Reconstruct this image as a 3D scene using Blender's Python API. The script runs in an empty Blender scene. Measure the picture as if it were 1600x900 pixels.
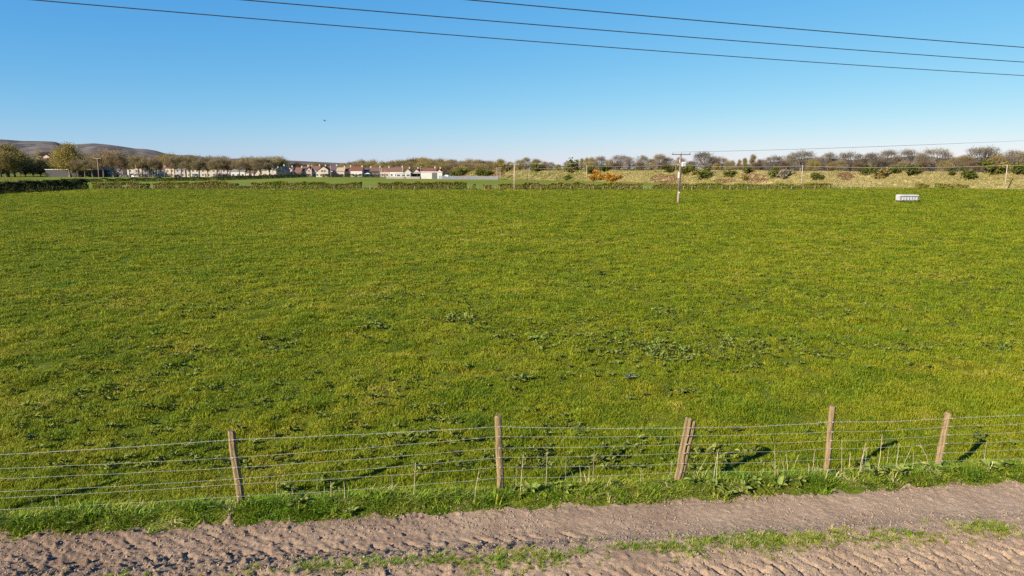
import bpy, math, random
import numpy as np
from mathutils import Vector, Matrix
random.seed(7)
rng = np.random.default_rng(11)
SC = bpy.context.scene
COL = SC.collection

# ------------------------------------------------------------------ camera
F_PX, CAM_H = 1100.0, 5.4
PITCH = math.atan(187 / F_PX)
cam = bpy.data.cameras.new('camera'); cam.lens = 36 * F_PX / 1600; cam.sensor_width = 36
cam.clip_start = 0.1; cam.clip_end = 30000
camo = bpy.data.objects.new('camera', cam); COL.objects.link(camo)
camo.location = (0, 0, CAM_H); camo.rotation_euler = (math.pi / 2 - PITCH, 0, 0)
SC.camera = camo
# ------------------------------------------------------------------ sky, sun, exposure
SUN_DIR = Vector((0.735, 0.678, 0)).normalized() * math.cos(math.radians(25)) + Vector((0, 0, -math.sin(math.radians(25))))
W = bpy.data.worlds.new('World'); SC.world = W; W.use_nodes = True
wn = W.node_tree; bg = wn.nodes['Background']
sky = wn.nodes.new('ShaderNodeTexSky'); sky.sky_type = 'NISHITA'; sky.sun_disc = False
sky.sun_elevation = math.radians(25)
sky.sun_rotation = math.atan2(-SUN_DIR.x, -SUN_DIR.y)
sky.air_density = 0.85; sky.dust_density = 0.15; sky.ozone_density = 7.5; sky.altitude = 50
# the camera's colour response to the sky, the same for the whole dome
sp = wn.nodes.new('ShaderNodeSeparateColor'); cb = wn.nodes.new('ShaderNodeCombineColor'); wn.links.new(sky.outputs[0], sp.inputs[0])
for i_, (k_, p_) in enumerate(((0.690, 1.27), (1.40, 0.72), (3.217, 0.30))):
    pw = wn.nodes.new('ShaderNodeMath'); pw.operation = 'POWER'; pw.inputs[1].default_value = p_; wn.links.new(sp.outputs[i_], pw.inputs[0])
    ml = wn.nodes.new('ShaderNodeMath'); ml.operation = 'MULTIPLY'; ml.inputs[1].default_value = k_; wn.links.new(pw.outputs[0], ml.inputs[0]); wn.links.new(ml.outputs[0], cb.inputs[i_])
wn.links.new(cb.outputs[0], bg.inputs[0]); bg.inputs[1].default_value = 0.068
sun = bpy.data.lights.new('sun', 'SUN'); sun.energy = 5.0; sun.angle = math.radians(0.5); sun.color = (1.0, 0.93, 0.80)
suno = bpy.data.objects.new('sun', sun); COL.objects.link(suno); suno.location = (-60, -40, 60)
suno.rotation_euler = SUN_DIR.to_track_quat('-Z', 'Y').to_euler()
vs = SC.view_settings; vs.view_transform = 'Standard'; vs.look = 'None'; vs.exposure = 1.15; vs.gamma = 1; vs.use_curve_mapping = False
SC.cycles.max_bounces = 5; SC.cycles.diffuse_bounces = 2; SC.cycles.glossy_bounces = 2; SC.cycles.transmission_bounces = 3
SC.cycles.use_denoising = False

# ------------------------------------------------------------------ helpers
def zc(D, z=0.0): return D * math.cos(PITCH) + (CAM_H - z) * math.sin(PITCH)
def xat(px, D, z=0.0): return (px - 800) / F_PX * zc(D, z)        # world X of an image column at distance D
def zat(py, D):                                                    # height of an image row at distance D
    return CAM_H - D * math.tan(PITCH + math.atan((py - 450) / F_PX))
def gp(px, py, z=0.0):                                             # a point of the ground
    D = (CAM_H - z) / math.tan(PITCH + math.atan((py - 450) / F_PX))
    return xat(px, D, z), D

def hash2(xi, yi, s):
    h = (xi * 374761393 + yi * 668265263 + s * 974711) & 0x7fffffff
    h = ((h ^ (h >> 13)) * 1274126177) & 0x7fffffff
    h = ((h ^ (h >> 16)) * 668265263) & 0x7fffffff
    return (h ^ (h >> 15)) / 0x7fffffff
def vn(x, y, s=0):
    x = np.asarray(x, float); y = np.asarray(y, float)
    xi = np.floor(x).astype(np.int64); yi = np.floor(y).astype(np.int64)
    fx = x - xi; fy = y - yi; fx = fx * fx * (3 - 2 * fx); fy = fy * fy * (3 - 2 * fy)
    a = hash2(xi, yi, s); b = hash2(xi + 1, yi, s); c = hash2(xi, yi + 1, s); d = hash2(xi + 1, yi + 1, s)
    return (a + (b - a) * fx) * (1 - fy) + (c + (d - c) * fx) * fy
def fbm(x, y, s=0, o=4):
    r = 0; a = 0.5; t = 0
    for k in range(o):
        r = r + a * vn(x, y, s + 17 * k); t += a; a *= 0.5; x = np.asarray(x) * 2.03 + 5.1; y = np.asarray(y) * 2.03 + 9.7
    return r / t
def sstep(a, b, x):
    t = np.clip((np.asarray(x, float) - a) / (b - a), 0, 1); return t * t * (3 - 2 * t)

def tag(o, label=None, cat=None, group=None, kind=None):
    if label: o['label'] = label
    if cat: o['category'] = cat
    if group: o['group'] = group
    if kind: o['kind'] = kind
    return o
def link(o, parent=None):
    COL.objects.link(o)
    if parent is not None: o.parent = parent
    return o
def empty(name, loc=(0, 0, 0), rz=0.0):
    o = bpy.data.objects.new(name, None); o.empty_display_size = 0.2
    o.location = loc; o.rotation_euler = (0, 0, rz); COL.objects.link(o); return o
def ndmesh(name, V, F, mat=None, smooth=False):
    """mesh from an (n,3) array and an (m,k) array of equal-sided faces"""
    V = np.asarray(V, np.float32); F = np.asarray(F, np.int32)
    me = bpy.data.meshes.new(name); me.vertices.add(len(V)); me.vertices.foreach_set('co', V.ravel())
    k = F.shape[1]; me.loops.add(F.size); me.loops.foreach_set('vertex_index', F.ravel())
    me.polygons.add(len(F)); me.polygons.foreach_set('loop_start', np.arange(0, F.size, k, dtype=np.int32))
    if smooth: me.polygons.foreach_set('use_smooth', np.ones(len(F), bool))
    me.update(calc_edges=True)
    if mat: me.materials.append(mat)
    return me
class MB:
    def __init__(s): s.v = []; s.f = []
    def add(s, vs, fs):
        o = len(s.v); s.v += [tuple(v) for v in vs]; s.f += [tuple(i + o for i in f) for f in fs]; return s
    def box(s, c, d, rz=0.0, M=None):
        cx, cy, cz = c; hx, hy, hz = d[0] / 2, d[1] / 2, d[2] / 2
        vs = [Vector((x, y, z)) for z in (-hz, hz) for x, y in ((-hx, -hy), (hx, -hy), (hx, hy), (-hx, hy))]
        R = M if M is not None else Matrix.Rotation(rz, 3, 'Z')
        return s.add([R @ v + Vector(c) for v in vs], [(3, 2, 1, 0), (4, 5, 6, 7), (0, 1, 5, 4), (1, 2, 6, 5), (2, 3, 7, 6), (3, 0, 4, 7)])
    def tube(s, pts, rad, n=6, cap=True):
        pts = [Vector(p) for p in pts]; o = len(s.v); m = len(pts)
        for i, p in enumerate(pts):
            t = (pts[min(i + 1, m - 1)] - pts[max(i - 1, 0)]); t = t.normalized() if t.length > 1e-9 else Vector((0, 0, 1))
            a = t.orthogonal().normalized() if abs(t.z) < 0.95 else Vector((1, 0, 0)); a = (a - t * a.dot(t)).normalized(); b = t.cross(a)
            r = rad[i] if hasattr(rad, '__len__') else rad
            for k in range(n):
                q = 2 * math.pi * k / n; s.v.append(tuple(p + (a * math.cos(q) + b * math.sin(q)) * r))
        for i in range(m - 1):
            for k in range(n):
                k2 = (k + 1) % n; s.f.append((o + i * n + k, o + i * n + k2, o + (i + 1) * n + k2, o + (i + 1) * n + k))
        if cap: s.f.append(tuple(o + k for k in reversed(range(n)))); s.f.append(tuple(o + (m - 1) * n + k for k in range(n)))
        return s
    def prism(s, prof, y0, y1, M=None):                 # profile in (x,z) swept along y
        n = len(prof); vs = [Vector((x, y0, z)) for x, z in prof] + [Vector((x, y1, z)) for x, z in prof]
        if M is not None: vs = [M @ v for v in vs]
        fs = [tuple(range(n)), tuple(reversed(range(n, 2 * n)))] + [((i + 1) % n, i, i + n, (i + 1) % n + n) for i in range(n)]
        return s.add(vs, fs)
    def mesh(s, name, mat, smooth=False):
        me = bpy.data.meshes.new(name); me.from_pydata(s.v, [], s.f)
        if smooth: me.polygons.foreach_set('use_smooth', [True] * len(me.polygons))
        me.update(); me.materials.append(mat); return me
    def build(s, name, mat, parent=None, smooth=False, loc=(0, 0, 0)):
        o = bpy.data.objects.new(name, s.mesh(name, mat, smooth)); o.location = loc; return link(o, parent)

def newmat(name):
    m = bpy.data.materials.new(name); m.use_nodes = True; nt = m.node_tree
    return m, nt, nt.nodes['Principled BSDF']
def N(nt, t, **kw):
    n = nt.nodes.new(t)
    for k, v in kw.items(): setattr(n, k, v)
    return n
def ramp(nt, fac, stops):
    r = N(nt, 'ShaderNodeValToRGB'); e = r.color_ramp.elements
    while len(e) < len(stops): e.new(0.5)
    for el, (p, c) in zip(e, stops): el.position = p; el.color = (*c, 1)
    nt.links.new(fac, r.inputs[0]); return r.outputs[0]
def noise(nt, vec, scale, detail=4, rough=0.55, dist=0.0):
    n = N(nt, 'ShaderNodeTexNoise'); n.inputs['Scale'].default_value = scale; n.inputs['Detail'].default_value = detail
    n.inputs['Roughness'].default_value = rough; n.inputs['Distortion'].default_value = dist
    nt.links.new(vec, n.inputs['Vector']); return n.outputs['Fac']
def mixc(nt, mode, fac, a, b):
    n = N(nt, 'ShaderNodeMix', data_type='RGBA', blend_type=mode)
    for s, v in ((0, fac), (6, a), (7, b)):
        if hasattr(v, 'node'): nt.links.new(v, n.inputs[s])
        else: n.inputs[s].default_value = v if not isinstance(v, tuple) else (*v, 1)
    return n.outputs[2]
def math_(nt, op, a, b=0.0, c=None):
    n = N(nt, 'ShaderNodeMath', operation=op)
    for i, v in enumerate((a, b) if c is None else (a, b, c)):
        if hasattr(v, 'node'): nt.links.new(v, n.inputs[i])
        else: n.inputs[i].default_value = v
    return n.outputs[0]
def pmat(name, c1, c2=None, scale=3.0, rough=0.8, spec=0.25, rand=0.0, bump=0.0, stretch=None, transl=0.0, metal=0.0, inst=False):
    """procedural surface: two tones mixed by object-space noise; rand varies each object's brightness; inst reads a per-instance tint"""
    m, nt, b = newmat(name)
    c2 = c2 or tuple(x * 0.7 for x in c1)
    tc = N(nt, 'ShaderNodeTexCoord'); vec = tc.outputs['Object']
    if stretch:
        mp = N(nt, 'ShaderNodeMapping'); mp.inputs['Scale'].default_value = stretch; nt.links.new(vec, mp.inputs[0]); vec = mp.outputs[0]
    nf = noise(nt, vec, scale, 5, 0.6)
    col = ramp(nt, nf, [(0.32, c1), (0.68, c2)])
    if inst:
        at = N(nt, 'ShaderNodeAttribute', attribute_type='INSTANCER', attribute_name='tint'); f = at.outputs['Fac']
        col = mixc(nt, 'MULTIPLY', 1.0, col, ramp(nt, f, [(0, (0.5, 0.5, 0.5)), (1, (1, 1, 1))]))
    if rand:
        oi = N(nt, 'ShaderNodeObjectInfo')
        v = math_(nt, 'MULTIPLY_ADD', oi.outputs['Random'], rand, 1 - rand / 2)
        hs = N(nt, 'ShaderNodeHueSaturation'); nt.links.new(col, hs.inputs['Color']); nt.links.new(v, hs.inputs['Value'])
        nt.links.new(math_(nt, 'MULTIPLY_ADD', math_(nt, 'FRACT', math_(nt, 'MULTIPLY', oi.outputs['Random'], 7.31)), 0.05 * rand * 2, 0.5 - 0.05 * rand), hs.inputs['Hue'])
        col = hs.outputs[0]
    nt.links.new(col, b.inputs['Base Color']); b.inputs['Roughness'].default_value = rough
    b.inputs['Specular IOR Level'].default_value = spec; b.inputs['Metallic'].default_value = metal
    if bump:
        bp = N(nt, 'ShaderNodeBump'); bp.inputs['Strength'].default_value = bump; bp.inputs['Distance'].default_value = 0.02
        nt.links.new(nf, bp.inputs['Height']); nt.links.new(bp.outputs[0], b.inputs['Normal'])
    if transl:
        t = N(nt, 'ShaderNodeBsdfTranslucent'); nt.links.new(col, t.inputs[0]); mx = N(nt, 'ShaderNodeMixShader'); mx.inputs[0].default_value = transl
        nt.links.new(b.outputs[0], mx.inputs[1]); nt.links.new(t.outputs[0], mx.inputs[2])
        nt.links.new(mx.outputs[0], nt.nodes['Material Output'].inputs[0])
    return m

def scatter(name, P, S, R, tint, protos, label, cat, pick=None, parent=None):
    """stuff: many small tufts placed on points by geometry nodes"""
    P = np.asarray(P, np.float32); n = len(P)
    me = bpy.data.meshes.new(name); me.vertices.add(n); me.vertices.foreach_set('co', P.ravel())
    def attr(nm, ty, key, val): a = me.attributes.new(nm, ty, 'POINT'); a.data.foreach_set(key, np.asarray(val).ravel())
    attr('scl', 'FLOAT_VECTOR', 'vector', np.asarray(S, np.float32)); attr('rot', 'FLOAT_VECTOR', 'vector', np.asarray(R, np.float32))
    attr('tint', 'FLOAT', 'value', np.asarray(tint, np.float32))
    attr('pick', 'INT', 'value', np.asarray(pick if pick is not None else rng.integers(0, len(protos), n), np.int32))
    c = bpy.data.collections.new(name + '_source')
    for i, p in enumerate(protos):
        o = bpy.data.objects.new('%s_source_%02d' % (name, i), p); c.objects.link(o)
    ng = bpy.data.node_groups.new(name + '_scatter', 'GeometryNodeTree')
    ng.interface.new_socket('Geometry', in_out='INPUT', socket_type='NodeSocketGeometry'); ng.interface.new_socket('Geometry', in_out='OUTPUT', socket_type='NodeSocketGeometry')
    gi = ng.nodes.new('NodeGroupInput'); go = ng.nodes.new('NodeGroupOutput')
    ci = ng.nodes.new('GeometryNodeCollectionInfo'); ci.inputs[0].default_value = c; ci.inputs['Separate Children'].default_value = True; ci.inputs['Reset Children'].default_value = True
    ip = ng.nodes.new('GeometryNodeInstanceOnPoints'); ip.inputs['Pick Instance'].default_value = True
    def na(nm, ty): a = ng.nodes.new('GeometryNodeInputNamedAttribute'); a.data_type = ty; a.inputs['Name'].default_value = nm; return a.outputs['Attribute']
    L = ng.links.new
    L(gi.outputs[0], ip.inputs['Points']); L(ci.outputs[0], ip.inputs['Instance']); L(na('pick', 'INT'), ip.inputs['Instance Index'])
    L(na('rot', 'FLOAT_VECTOR'), ip.inputs['Rotation']); L(na('scl', 'FLOAT_VECTOR'), ip.inputs['Scale']); L(ip.outputs[0], go.inputs[0])
    o = bpy.data.objects.new(name, me); link(o, parent); md = o.modifiers.new('scatter', 'NODES'); md.node_group = ng
    tag(o, label, cat, kind='stuff'); return o

# ------------------------------------------------------------------ the lie of the land
TH = math.atan(0.1115); CT, ST = math.cos(TH), math.sin(TH)       # fence and track run at this angle
FY0 = 11.17
def uv(x, y): x = np.asarray(x, float); y = np.asarray(y, float) - FY0; return x * CT + y * ST, -x * ST + y * CT
def xy(u, v): u = np.asarray(u, float); v = np.asarray(v, float); return u * CT - v * ST, FY0 + u * ST + v * CT
def track_edge(u): return -0.57 - 0.07 * (fbm(u * 0.55, 0 * u, 31, 2) - 0.5) * 2 - 0.15 * (fbm(u * 3.1, 0 * u, 32, 3) - 0.5) * 2
def gz(x, y):
    u, v = uv(x, y)
    z = 0.14 * (fbm(np.asarray(x) / 9.0, np.asarray(y) / 9.0, 3, 2) - 0.5) * sstep(1.5, 8, v) + (0.15 * (fbm(np.asarray(x) / 1.0, np.asarray(y) / 1.0, 4, 2) - 0.5) + 0.05 * (vn(np.asarray(x) / 0.33, np.asarray(y) / 0.33, 6) - 0.5)) * sstep(0.3, 2, v)
    z = z * (1 - sstep(120, 180, v)) - 0.24 * sstep(0.04, 0.5, v) * (1 - sstep(2.5, 16, v))            # field lies a little lower just behind the fence bank
    z = z + 0.075 * np.exp(-((v + 0.26) / 0.17) ** 2) * (0.6 + 0.8 * fbm(u * 1.3, u * 0, 9, 2))     # verge bank before the fence
    z = z - 0.05 * sstep(-0.42, -0.62, v) * (1 - sstep(-4.0, -4.5, v))                              # worn track
    z = z + 0.05 * np.exp(-((v + 2.12) / 0.34) ** 2)                                               # crown of the track
    return z

mG, nt, b = newmat('turf')
geo = N(nt, 'ShaderNodeNewGeometry'); pos = geo.outputs['Position']
c_near = ramp(nt, noise(nt, pos, 3.0, 6, 0.7), [(0.3, (0.050, 0.062, 0.008)), (0.55, (0.10, 0.115, 0.010)), (0.75, (0.15, 0.14, 0.030))])
c_wide = ramp(nt, noise(nt, pos, 0.035, 5, 0.6), [(0.3, (0.80, 0.95, 0.8)), (0.7, (1.15, 1.05, 1.0))])
col = mixc(nt, 'MULTIPLY', 1.0, c_near, c_wide)
sx = N(nt, 'ShaderNodeSeparateXYZ'); nt.links.new(pos, sx.inputs[0])
far = math_(nt, 'SMOOTH_MIN', 1.0, math_(nt, 'MAXIMUM', math_(nt, 'MULTIPLY', math_(nt, 'ADD', sx.outputs[1], -183), 0.05), 0.0), 0.1)
c_far = ramp(nt, noise(nt, pos, 0.02, 4, 0.6), [(0.3, (0.110, 0.145, 0.010)), (0.7, (0.165, 0.175, 0.015))])
nt.links.new(mixc(nt, 'MIX', far, col, c_far), b.inputs['Base Color'])
b.inputs['Roughness'].default_value = 0.9; b.inputs['Specular IOR Level'].default_value = 0.1
bp = N(nt, 'ShaderNodeBump'); bp.inputs['Strength'].default_value = 0.6; bp.inputs['Distance'].default_value = 0.05
nt.links.new(noise(nt, pos, 6, 5, 0.7), bp.inputs['Height']); nt.links.new(bp.outputs[0], b.inputs['Normal'])

def geom(a, b, s0, k):
    r = [a]; s = s0
    while r[-1] < b: r.append(r[-1] + s); s *= k
    return r
vs_ = [-9000, -3000, -800, -200, -60, -25, -14, -10, -8] + list(np.arange(-7, 3, 0.09)) + geom(3, 14000, 0.2, 1.035)
us_ = geom(0, 9000, 0.35, 1.045); us_ = [-q for q in us_[:0:-1]] + us_
U, V = np.meshgrid(us_, vs_); X, Y = xy(U, V); Z = gz(X, Y) - 0.16 * sstep(-0.62, -0.80, V) * (1 - sstep(-3.9, -4.2, V))
nu, nv = len(us_), len(vs_); idx = np.arange(nu * nv).reshape(nv, nu)
quads = lambda I: np.stack([I[:-1, :-1], I[:-1, 1:], I[1:, 1:], I[1:, :-1]], -1).reshape(-1, 4)
ground = link(bpy.data.objects.new('ground', ndmesh('ground', np.stack([X, Y, Z], -1).reshape(-1, 3), quads(idx), mG, True)))
tag(ground, 'green pasture ground reaching to the far houses', 'ground', kind='structure')

# ------------------------------------------------------------------ dirt track with tyre prints
mT, nt, b = newmat('track_dirt')
geo = N(nt, 'ShaderNodeNewGeometry'); pos = geo.outputs['Position']
c = ramp(nt, noise(nt, pos, 0.9, 5, 0.65), [(0.3, (0.262, 0.175, 0.113)), (0.55, (0.340, 0.235, 0.153)), (0.75, (0.400, 0.283, 0.188))])
c = mixc(nt, 'MULTIPLY', 0.8, c, ramp(nt, noise(nt, pos, 30, 6, 0.8), [(0.32, (0.48, 0.45, 0.43)), (0.60, (1.14, 1.13, 1.12))]))
vo = N(nt, 'ShaderNodeTexVoronoi', feature='F1'); vo.inputs['Scale'].default_value = 46; nt.links.new(pos, vo.inputs['Vector'])
c = mixc(nt, 'MIX', ramp(nt, vo.outputs['Distance'], [(0.10, (0.5, 0.5, 0.5)), (0.24, (0, 0, 0))]), c, (0.40, 0.33, 0.26))
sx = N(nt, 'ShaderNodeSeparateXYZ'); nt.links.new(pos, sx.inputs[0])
left_tone = math_(nt, 'ADD', math_(nt, 'MULTIPLY', sx.outputs[0], 0.045), math_(nt, 'MULTIPLY', noise(nt, pos, 0.7, 4, 0.6), 0.9))       # earth darkens towards the left, broken up by noise
c = mixc(nt, 'MULTIPLY', 1.0, c, ramp(nt, left_tone, [(0.15, (0.68, 0.66, 0.68)), (0.60, (1.0, 1.0, 1.0))]))
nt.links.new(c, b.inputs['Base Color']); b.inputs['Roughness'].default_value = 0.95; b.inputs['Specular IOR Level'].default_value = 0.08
bp = N(nt, 'ShaderNodeBump'); bp.inputs['Strength'].default_value = 1.0; bp.inputs['Distance'].default_value = 0.022
nt.links.new(noise(nt, pos, 34, 6, 0.75), bp.inputs['Height']); nt.links.new(bp.outputs[0], b.inputs['Normal'])
us_ = np.arange(-13.5, 13.5, 0.022); vs_ = np.arange(-4.5, -0.2, 0.022)
U, V = np.meshgrid(us_, vs_); X, Y = xy(U, V)
def relief(U, V):
    n1 = fbm(U * 2.2, V * 2.2, 51, 4) - 0.5; n2 = fbm(U * 11, V * 11, 52, 3) - 0.5; n3 = fbm(U * 24, V * 24, 53, 2) - 0.5
    wob = 0.05 * (fbm(U * 3, V * 3, 54, 2) - 0.5)
    rough = 0.42 + 0.6 * sstep(2.0, -6.0, U) + 0.7 * sstep(1.5, -4.5, U) * sstep(-0.9, -1.5, V) + 0.35 * sstep(-0.9, -0.55, V) + 0.5 * sstep(-1.75, -2.3, V)
    h = 0.022 * n1 + (0.024 * n2 + 0.028 * n3) * rough - np.where(n2 < -0.19, 0.14 * (-0.19 - n2), 0) * rough
    h += np.where(n2 > 0.17, 0.07 * (n2 - 0.17), 0) * rough * 2.2                                      # clods
    def lug(du, slope, per, w, depth, v0, v1, sd):
        t = (U + wob * 2 - slope * (V - v0) + du); k = np.floor(t / per).astype(np.int64); d = (t - (k + 0.5) * per)
        m = sstep(v1, v1 + 0.05, V + wob) * (1 - sstep(v0 - 0.05, v0, V + wob)) * (0.35 + 0.9 * hash2(k, k * 0 + 3, sd))
        prof = np.where(d < 0, np.exp(-(d / (w * 2.6)) ** 2), np.exp(-(d / (w * 0.7)) ** 2))
        return -depth * m * prof
    near = sstep(-6, -1, U)
    h += lug(0, -0.75, 0.28, 0.016, 0.036, -2.42, -2.78, 61) * near + lug(0.10, -0.12, 0.28, 0.014, 0.040, -2.62, -2.95, 62) * near
    h += lug(0, -0.75, 0.28, 0.016, 0.036, -2.95, -3.30, 63) + lug(0.12, 0.5, 0.28, 0.014, 0.035, -3.2, -3.6, 64)
    mid = sstep(2.2, 0.2, U)
    h += (lug(0.05, -1.0, 0.26, 0.022, 0.040, -1.32, -1.58, 65) + lug(0.15, 0.55, 0.26, 0.020, 0.045, -1.52, -1.85, 66)) * mid
    h += lug(0.07, -1.2, 0.30, 0.02, 0.022, -0.78, -1.12, 67) * sstep(-1, -5, U)
    h -= 0.035 * np.exp(-((V + 1.25) / 0.42) ** 2) + 0.04 * np.exp(-((V + 3.0) / 0.5) ** 2)             # the two ruts
    h += 0.03 * np.exp(-((V + 1.78) / 0.12) ** 2) * (0.3 + fbm(U * 2, V * 2, 70, 2))
    return h
edge = track_edge(U)
drop = 0.16 * sstep(edge - 0.02, edge + 0.10, V) + 0.2 * sstep(-4.2, -4.45, V + 0.2 * (fbm(U, V, 77, 2) - 0.5))
REL = relief(U, V)
Z = gz(X, Y) + 0.045 + REL - drop
idx = np.arange(U.size).reshape(U.shape)
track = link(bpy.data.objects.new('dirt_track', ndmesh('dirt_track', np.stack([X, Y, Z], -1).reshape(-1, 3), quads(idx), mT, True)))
tag(track, 'pinkish brown dirt track with tractor tyre prints before the fence', 'track', kind='structure')
def tz(u, v):
    u = np.asarray(u, float); v = np.asarray(v, float); x, y = xy(u, v); return gz(x, y) + 0.045 + relief(u, v)
mStone = pmat('stone', (0.40, 0.30, 0.21), (0.25, 0.175, 0.115), 8, 0.9, 0.15, inst=True)
def clod(seed):
    r = np.random.default_rng(seed); t = (1 + 5 ** .5) / 2
    v = np.array([(-1, t, 0), (1, t, 0), (-1, -t, 0), (1, -t, 0), (0, -1, t), (0, 1, t), (0, -1, -t), (0, 1, -t), (t, 0, -1), (t, 0, 1), (-t, 0, -1), (-t, 0, 1)]) / 1.9
    f = [(0, 11, 5), (0, 5, 1), (0, 1, 7), (0, 7, 10), (0, 10, 11), (1, 5, 9), (5, 11, 4), (11, 10, 2), (10, 7, 6), (7, 1, 8), (3, 9, 4), (3, 4, 2), (3, 2, 6), (3, 6, 8), (3, 8, 9), (4, 9, 5), (2, 4, 11), (6, 2, 10), (8, 6, 7), (9, 8, 1)]
    v *= r.uniform(0.6, 1.25, (12, 1)); v[:, 2] *= 0.65
    return ndmesh('clod', v, f, mStone)
n = 60000
u = rng.uniform(-12, 12, n); v = -0.45 - 3.6 * rng.random(n) ** 0.9
keep = (fbm(u * 1.1, v * 1.4, 81, 3) + 0.25 * (np.abs(v + 1.75) < 0.25) + 0.2 * (v > -0.75)) > 0.47; u, v = u[keep], v[keep]; n = len(u)
x, y = xy(u, v); s = 0.0035 + 0.016 * rng.random(n) ** 7 + 0.004 * rng.random(n)
scatter('gravel', np.stack([x, y, tz(u, v) + s * 0.2], -1), np.repeat(s[:, None], 3, 1), rng.uniform(0, 6.28, (n, 3)) * [0.15, 0.15, 1], rng.random(n), [clod(i) for i in range(6)],
        'small stones and clods strewn over the dirt track', 'gravel')

# ------------------------------------------------------------------ grass
def grass_mat(name, stops, patches):
    m, nt, b = newmat(name)
    at = N(nt, 'ShaderNodeAttribute', attribute_type='INSTANCER', attribute_name='tint')
    geo = N(nt, 'ShaderNodeNewGeometry'); pos = geo.outputs['Position']
    col = ramp(nt, at.outputs['Fac'], stops)
    col = mixc(nt, 'MULTIPLY', 1.0, col, ramp(nt, noise(nt, pos, 0.5, 4, 0.6), patches))
    nt.links.new(col, b.inputs['Base Color']); b.inputs['Roughness'].default_value = 0.6; b.inputs['Specular IOR Level'].default_value = 0.2
    t = N(nt, 'ShaderNodeBsdfTranslucent'); nt.links.new(col, t.inputs[0]); mx = N(nt, 'ShaderNodeMixShader'); mx.inputs[0].default_value = 0.25
    nt.links.new(b.outputs[0], mx.inputs[1]); nt.links.new(t.outputs[0], mx.inputs[2]); nt.links.new(mx.outputs[0], nt.nodes['Material Output'].inputs[0])
    return m
mGrass = grass_mat('grass_blades', [(0.0, (0.100, 0.155, 0.005)), (0.35, (0.185, 0.212, 0.005)), (0.7, (0.262, 0.252, 0.010)), (0.9, (0.34, 0.285, 0.05)), (1.0, (0.44, 0.36, 0.17))],
                   [(0.3, (0.84, 0.95, 0.8)), (0.5, (1, 1, 1)), (0.7, (1.15, 1.03, 1.1))])
def tuft(seed, nb, rad, h, w, mat, lean=0.5):
    r = np.random.default_rng(seed); V = []; Fc = []
    for i in range(nb):
        a = r.uniform(0, 6.28); q = rad * math.sqrt(r.random()); bx, by = q * math.cos(a), q * math.sin(a)
        d = r.uniform(0, 6.28); L = h * r.uniform(0.5, 1.15); k = lean * r.uniform(0.2, 1.3)
        dx, dy = math.cos(d), math.sin(d); px, py = -dy * w / 2, dx * w / 2
        o = len(V)
        V += [(bx - px, by - py, -0.02), (bx + px, by + py, -0.02),
              (bx + dx * k * L * 0.35 - px * 0.8, by + dy * k * L * 0.35 - py * 0.8, L * 0.6), (bx + dx * k * L * 0.35 + px * 0.8, by + dy * k * L * 0.35 + py * 0.8, L * 0.6),
              (bx + dx * k * L, by + dy * k * L, L * (1 - 0.3 * k))]
        Fc += [(o, o + 1, o + 3), (o, o + 3, o + 2), (o + 2, o + 3, o + 4)]
    return ndmesh('tuft', V, Fc, mat)
FIELD = [tuft(i, 24, 0.085, 0.066, 0.0085, mGrass, 1.0) for i in range(8)]
# field: density falls and tuft size grows smoothly with distance
Q = 430000
d = (10.4 ** 0.45 + rng.random(Q) * (186 ** 0.45 - 10.4 ** 0.45)) ** (1 / 0.45)
x = rng.uniform(-0.86, 0.86, Q) * (d + 2); y = d
u, v = uv(x, y); clump = 0.55 * fbm(x / 0.50, y / 0.50, 21, 3) + 0.45 * vn(x / 0.16 / np.maximum(y / 14, 1) ** 0.7, y / 0.16 / np.maximum(y / 14, 1) ** 0.7, 23); big = fbm(x / 3.2, y / 3.2, 22, 3)
ok = (v > -0.02) & (rng.random(Q) < 0.55 + 0.9 * clump); x, y, d, v, clump, big = (a[ok] for a in (x, y, d, v, clump, big)); n = len(x)
s = np.maximum(d / 11, 1) ** 0.78
hh = (0.30 + 2.9 * np.clip(clump - 0.33, 0, 1)) * np.maximum(d / 11, 1) ** 0.38 * (0.8 + 0.4 * rng.random(n))
rank = fbm(x / 0.8, y / 0.8, 29, 3) > 0.63
hh = np.where(rank, hh * 1.25 + 0.25, hh)
tint = np.clip(0.42 + 0.42 * (0.5 - big) + 0.5 * (0.5 - fbm(x / 0.35, y / 0.35, 27, 3)) + 0.3 * (fbm(x / 14, y / 14, 28, 3) - 0.5) + rng.normal(0, 0.13, n) - 0.15 * rank, 0, 1)
bare = (fbm(x / 1.7, y / 1.7, 33, 3) > 0.66) & (v > 0.3); tint = np.where(bare, np.clip(tint + 0.16, 0, 0.9), tint)      # worn brownish spots
scatter('pasture_grass', np.stack([x, y, gz(x, y)], -1), np.stack([s, s, hh], -1), np.stack([rng.normal(0, .1, n), rng.normal(0, .1, n), rng.uniform(0, 6.28, n)], -1), tint, FIELD,
        'short grazed green grass covering the field beyond the fence', 'grass')
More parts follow.
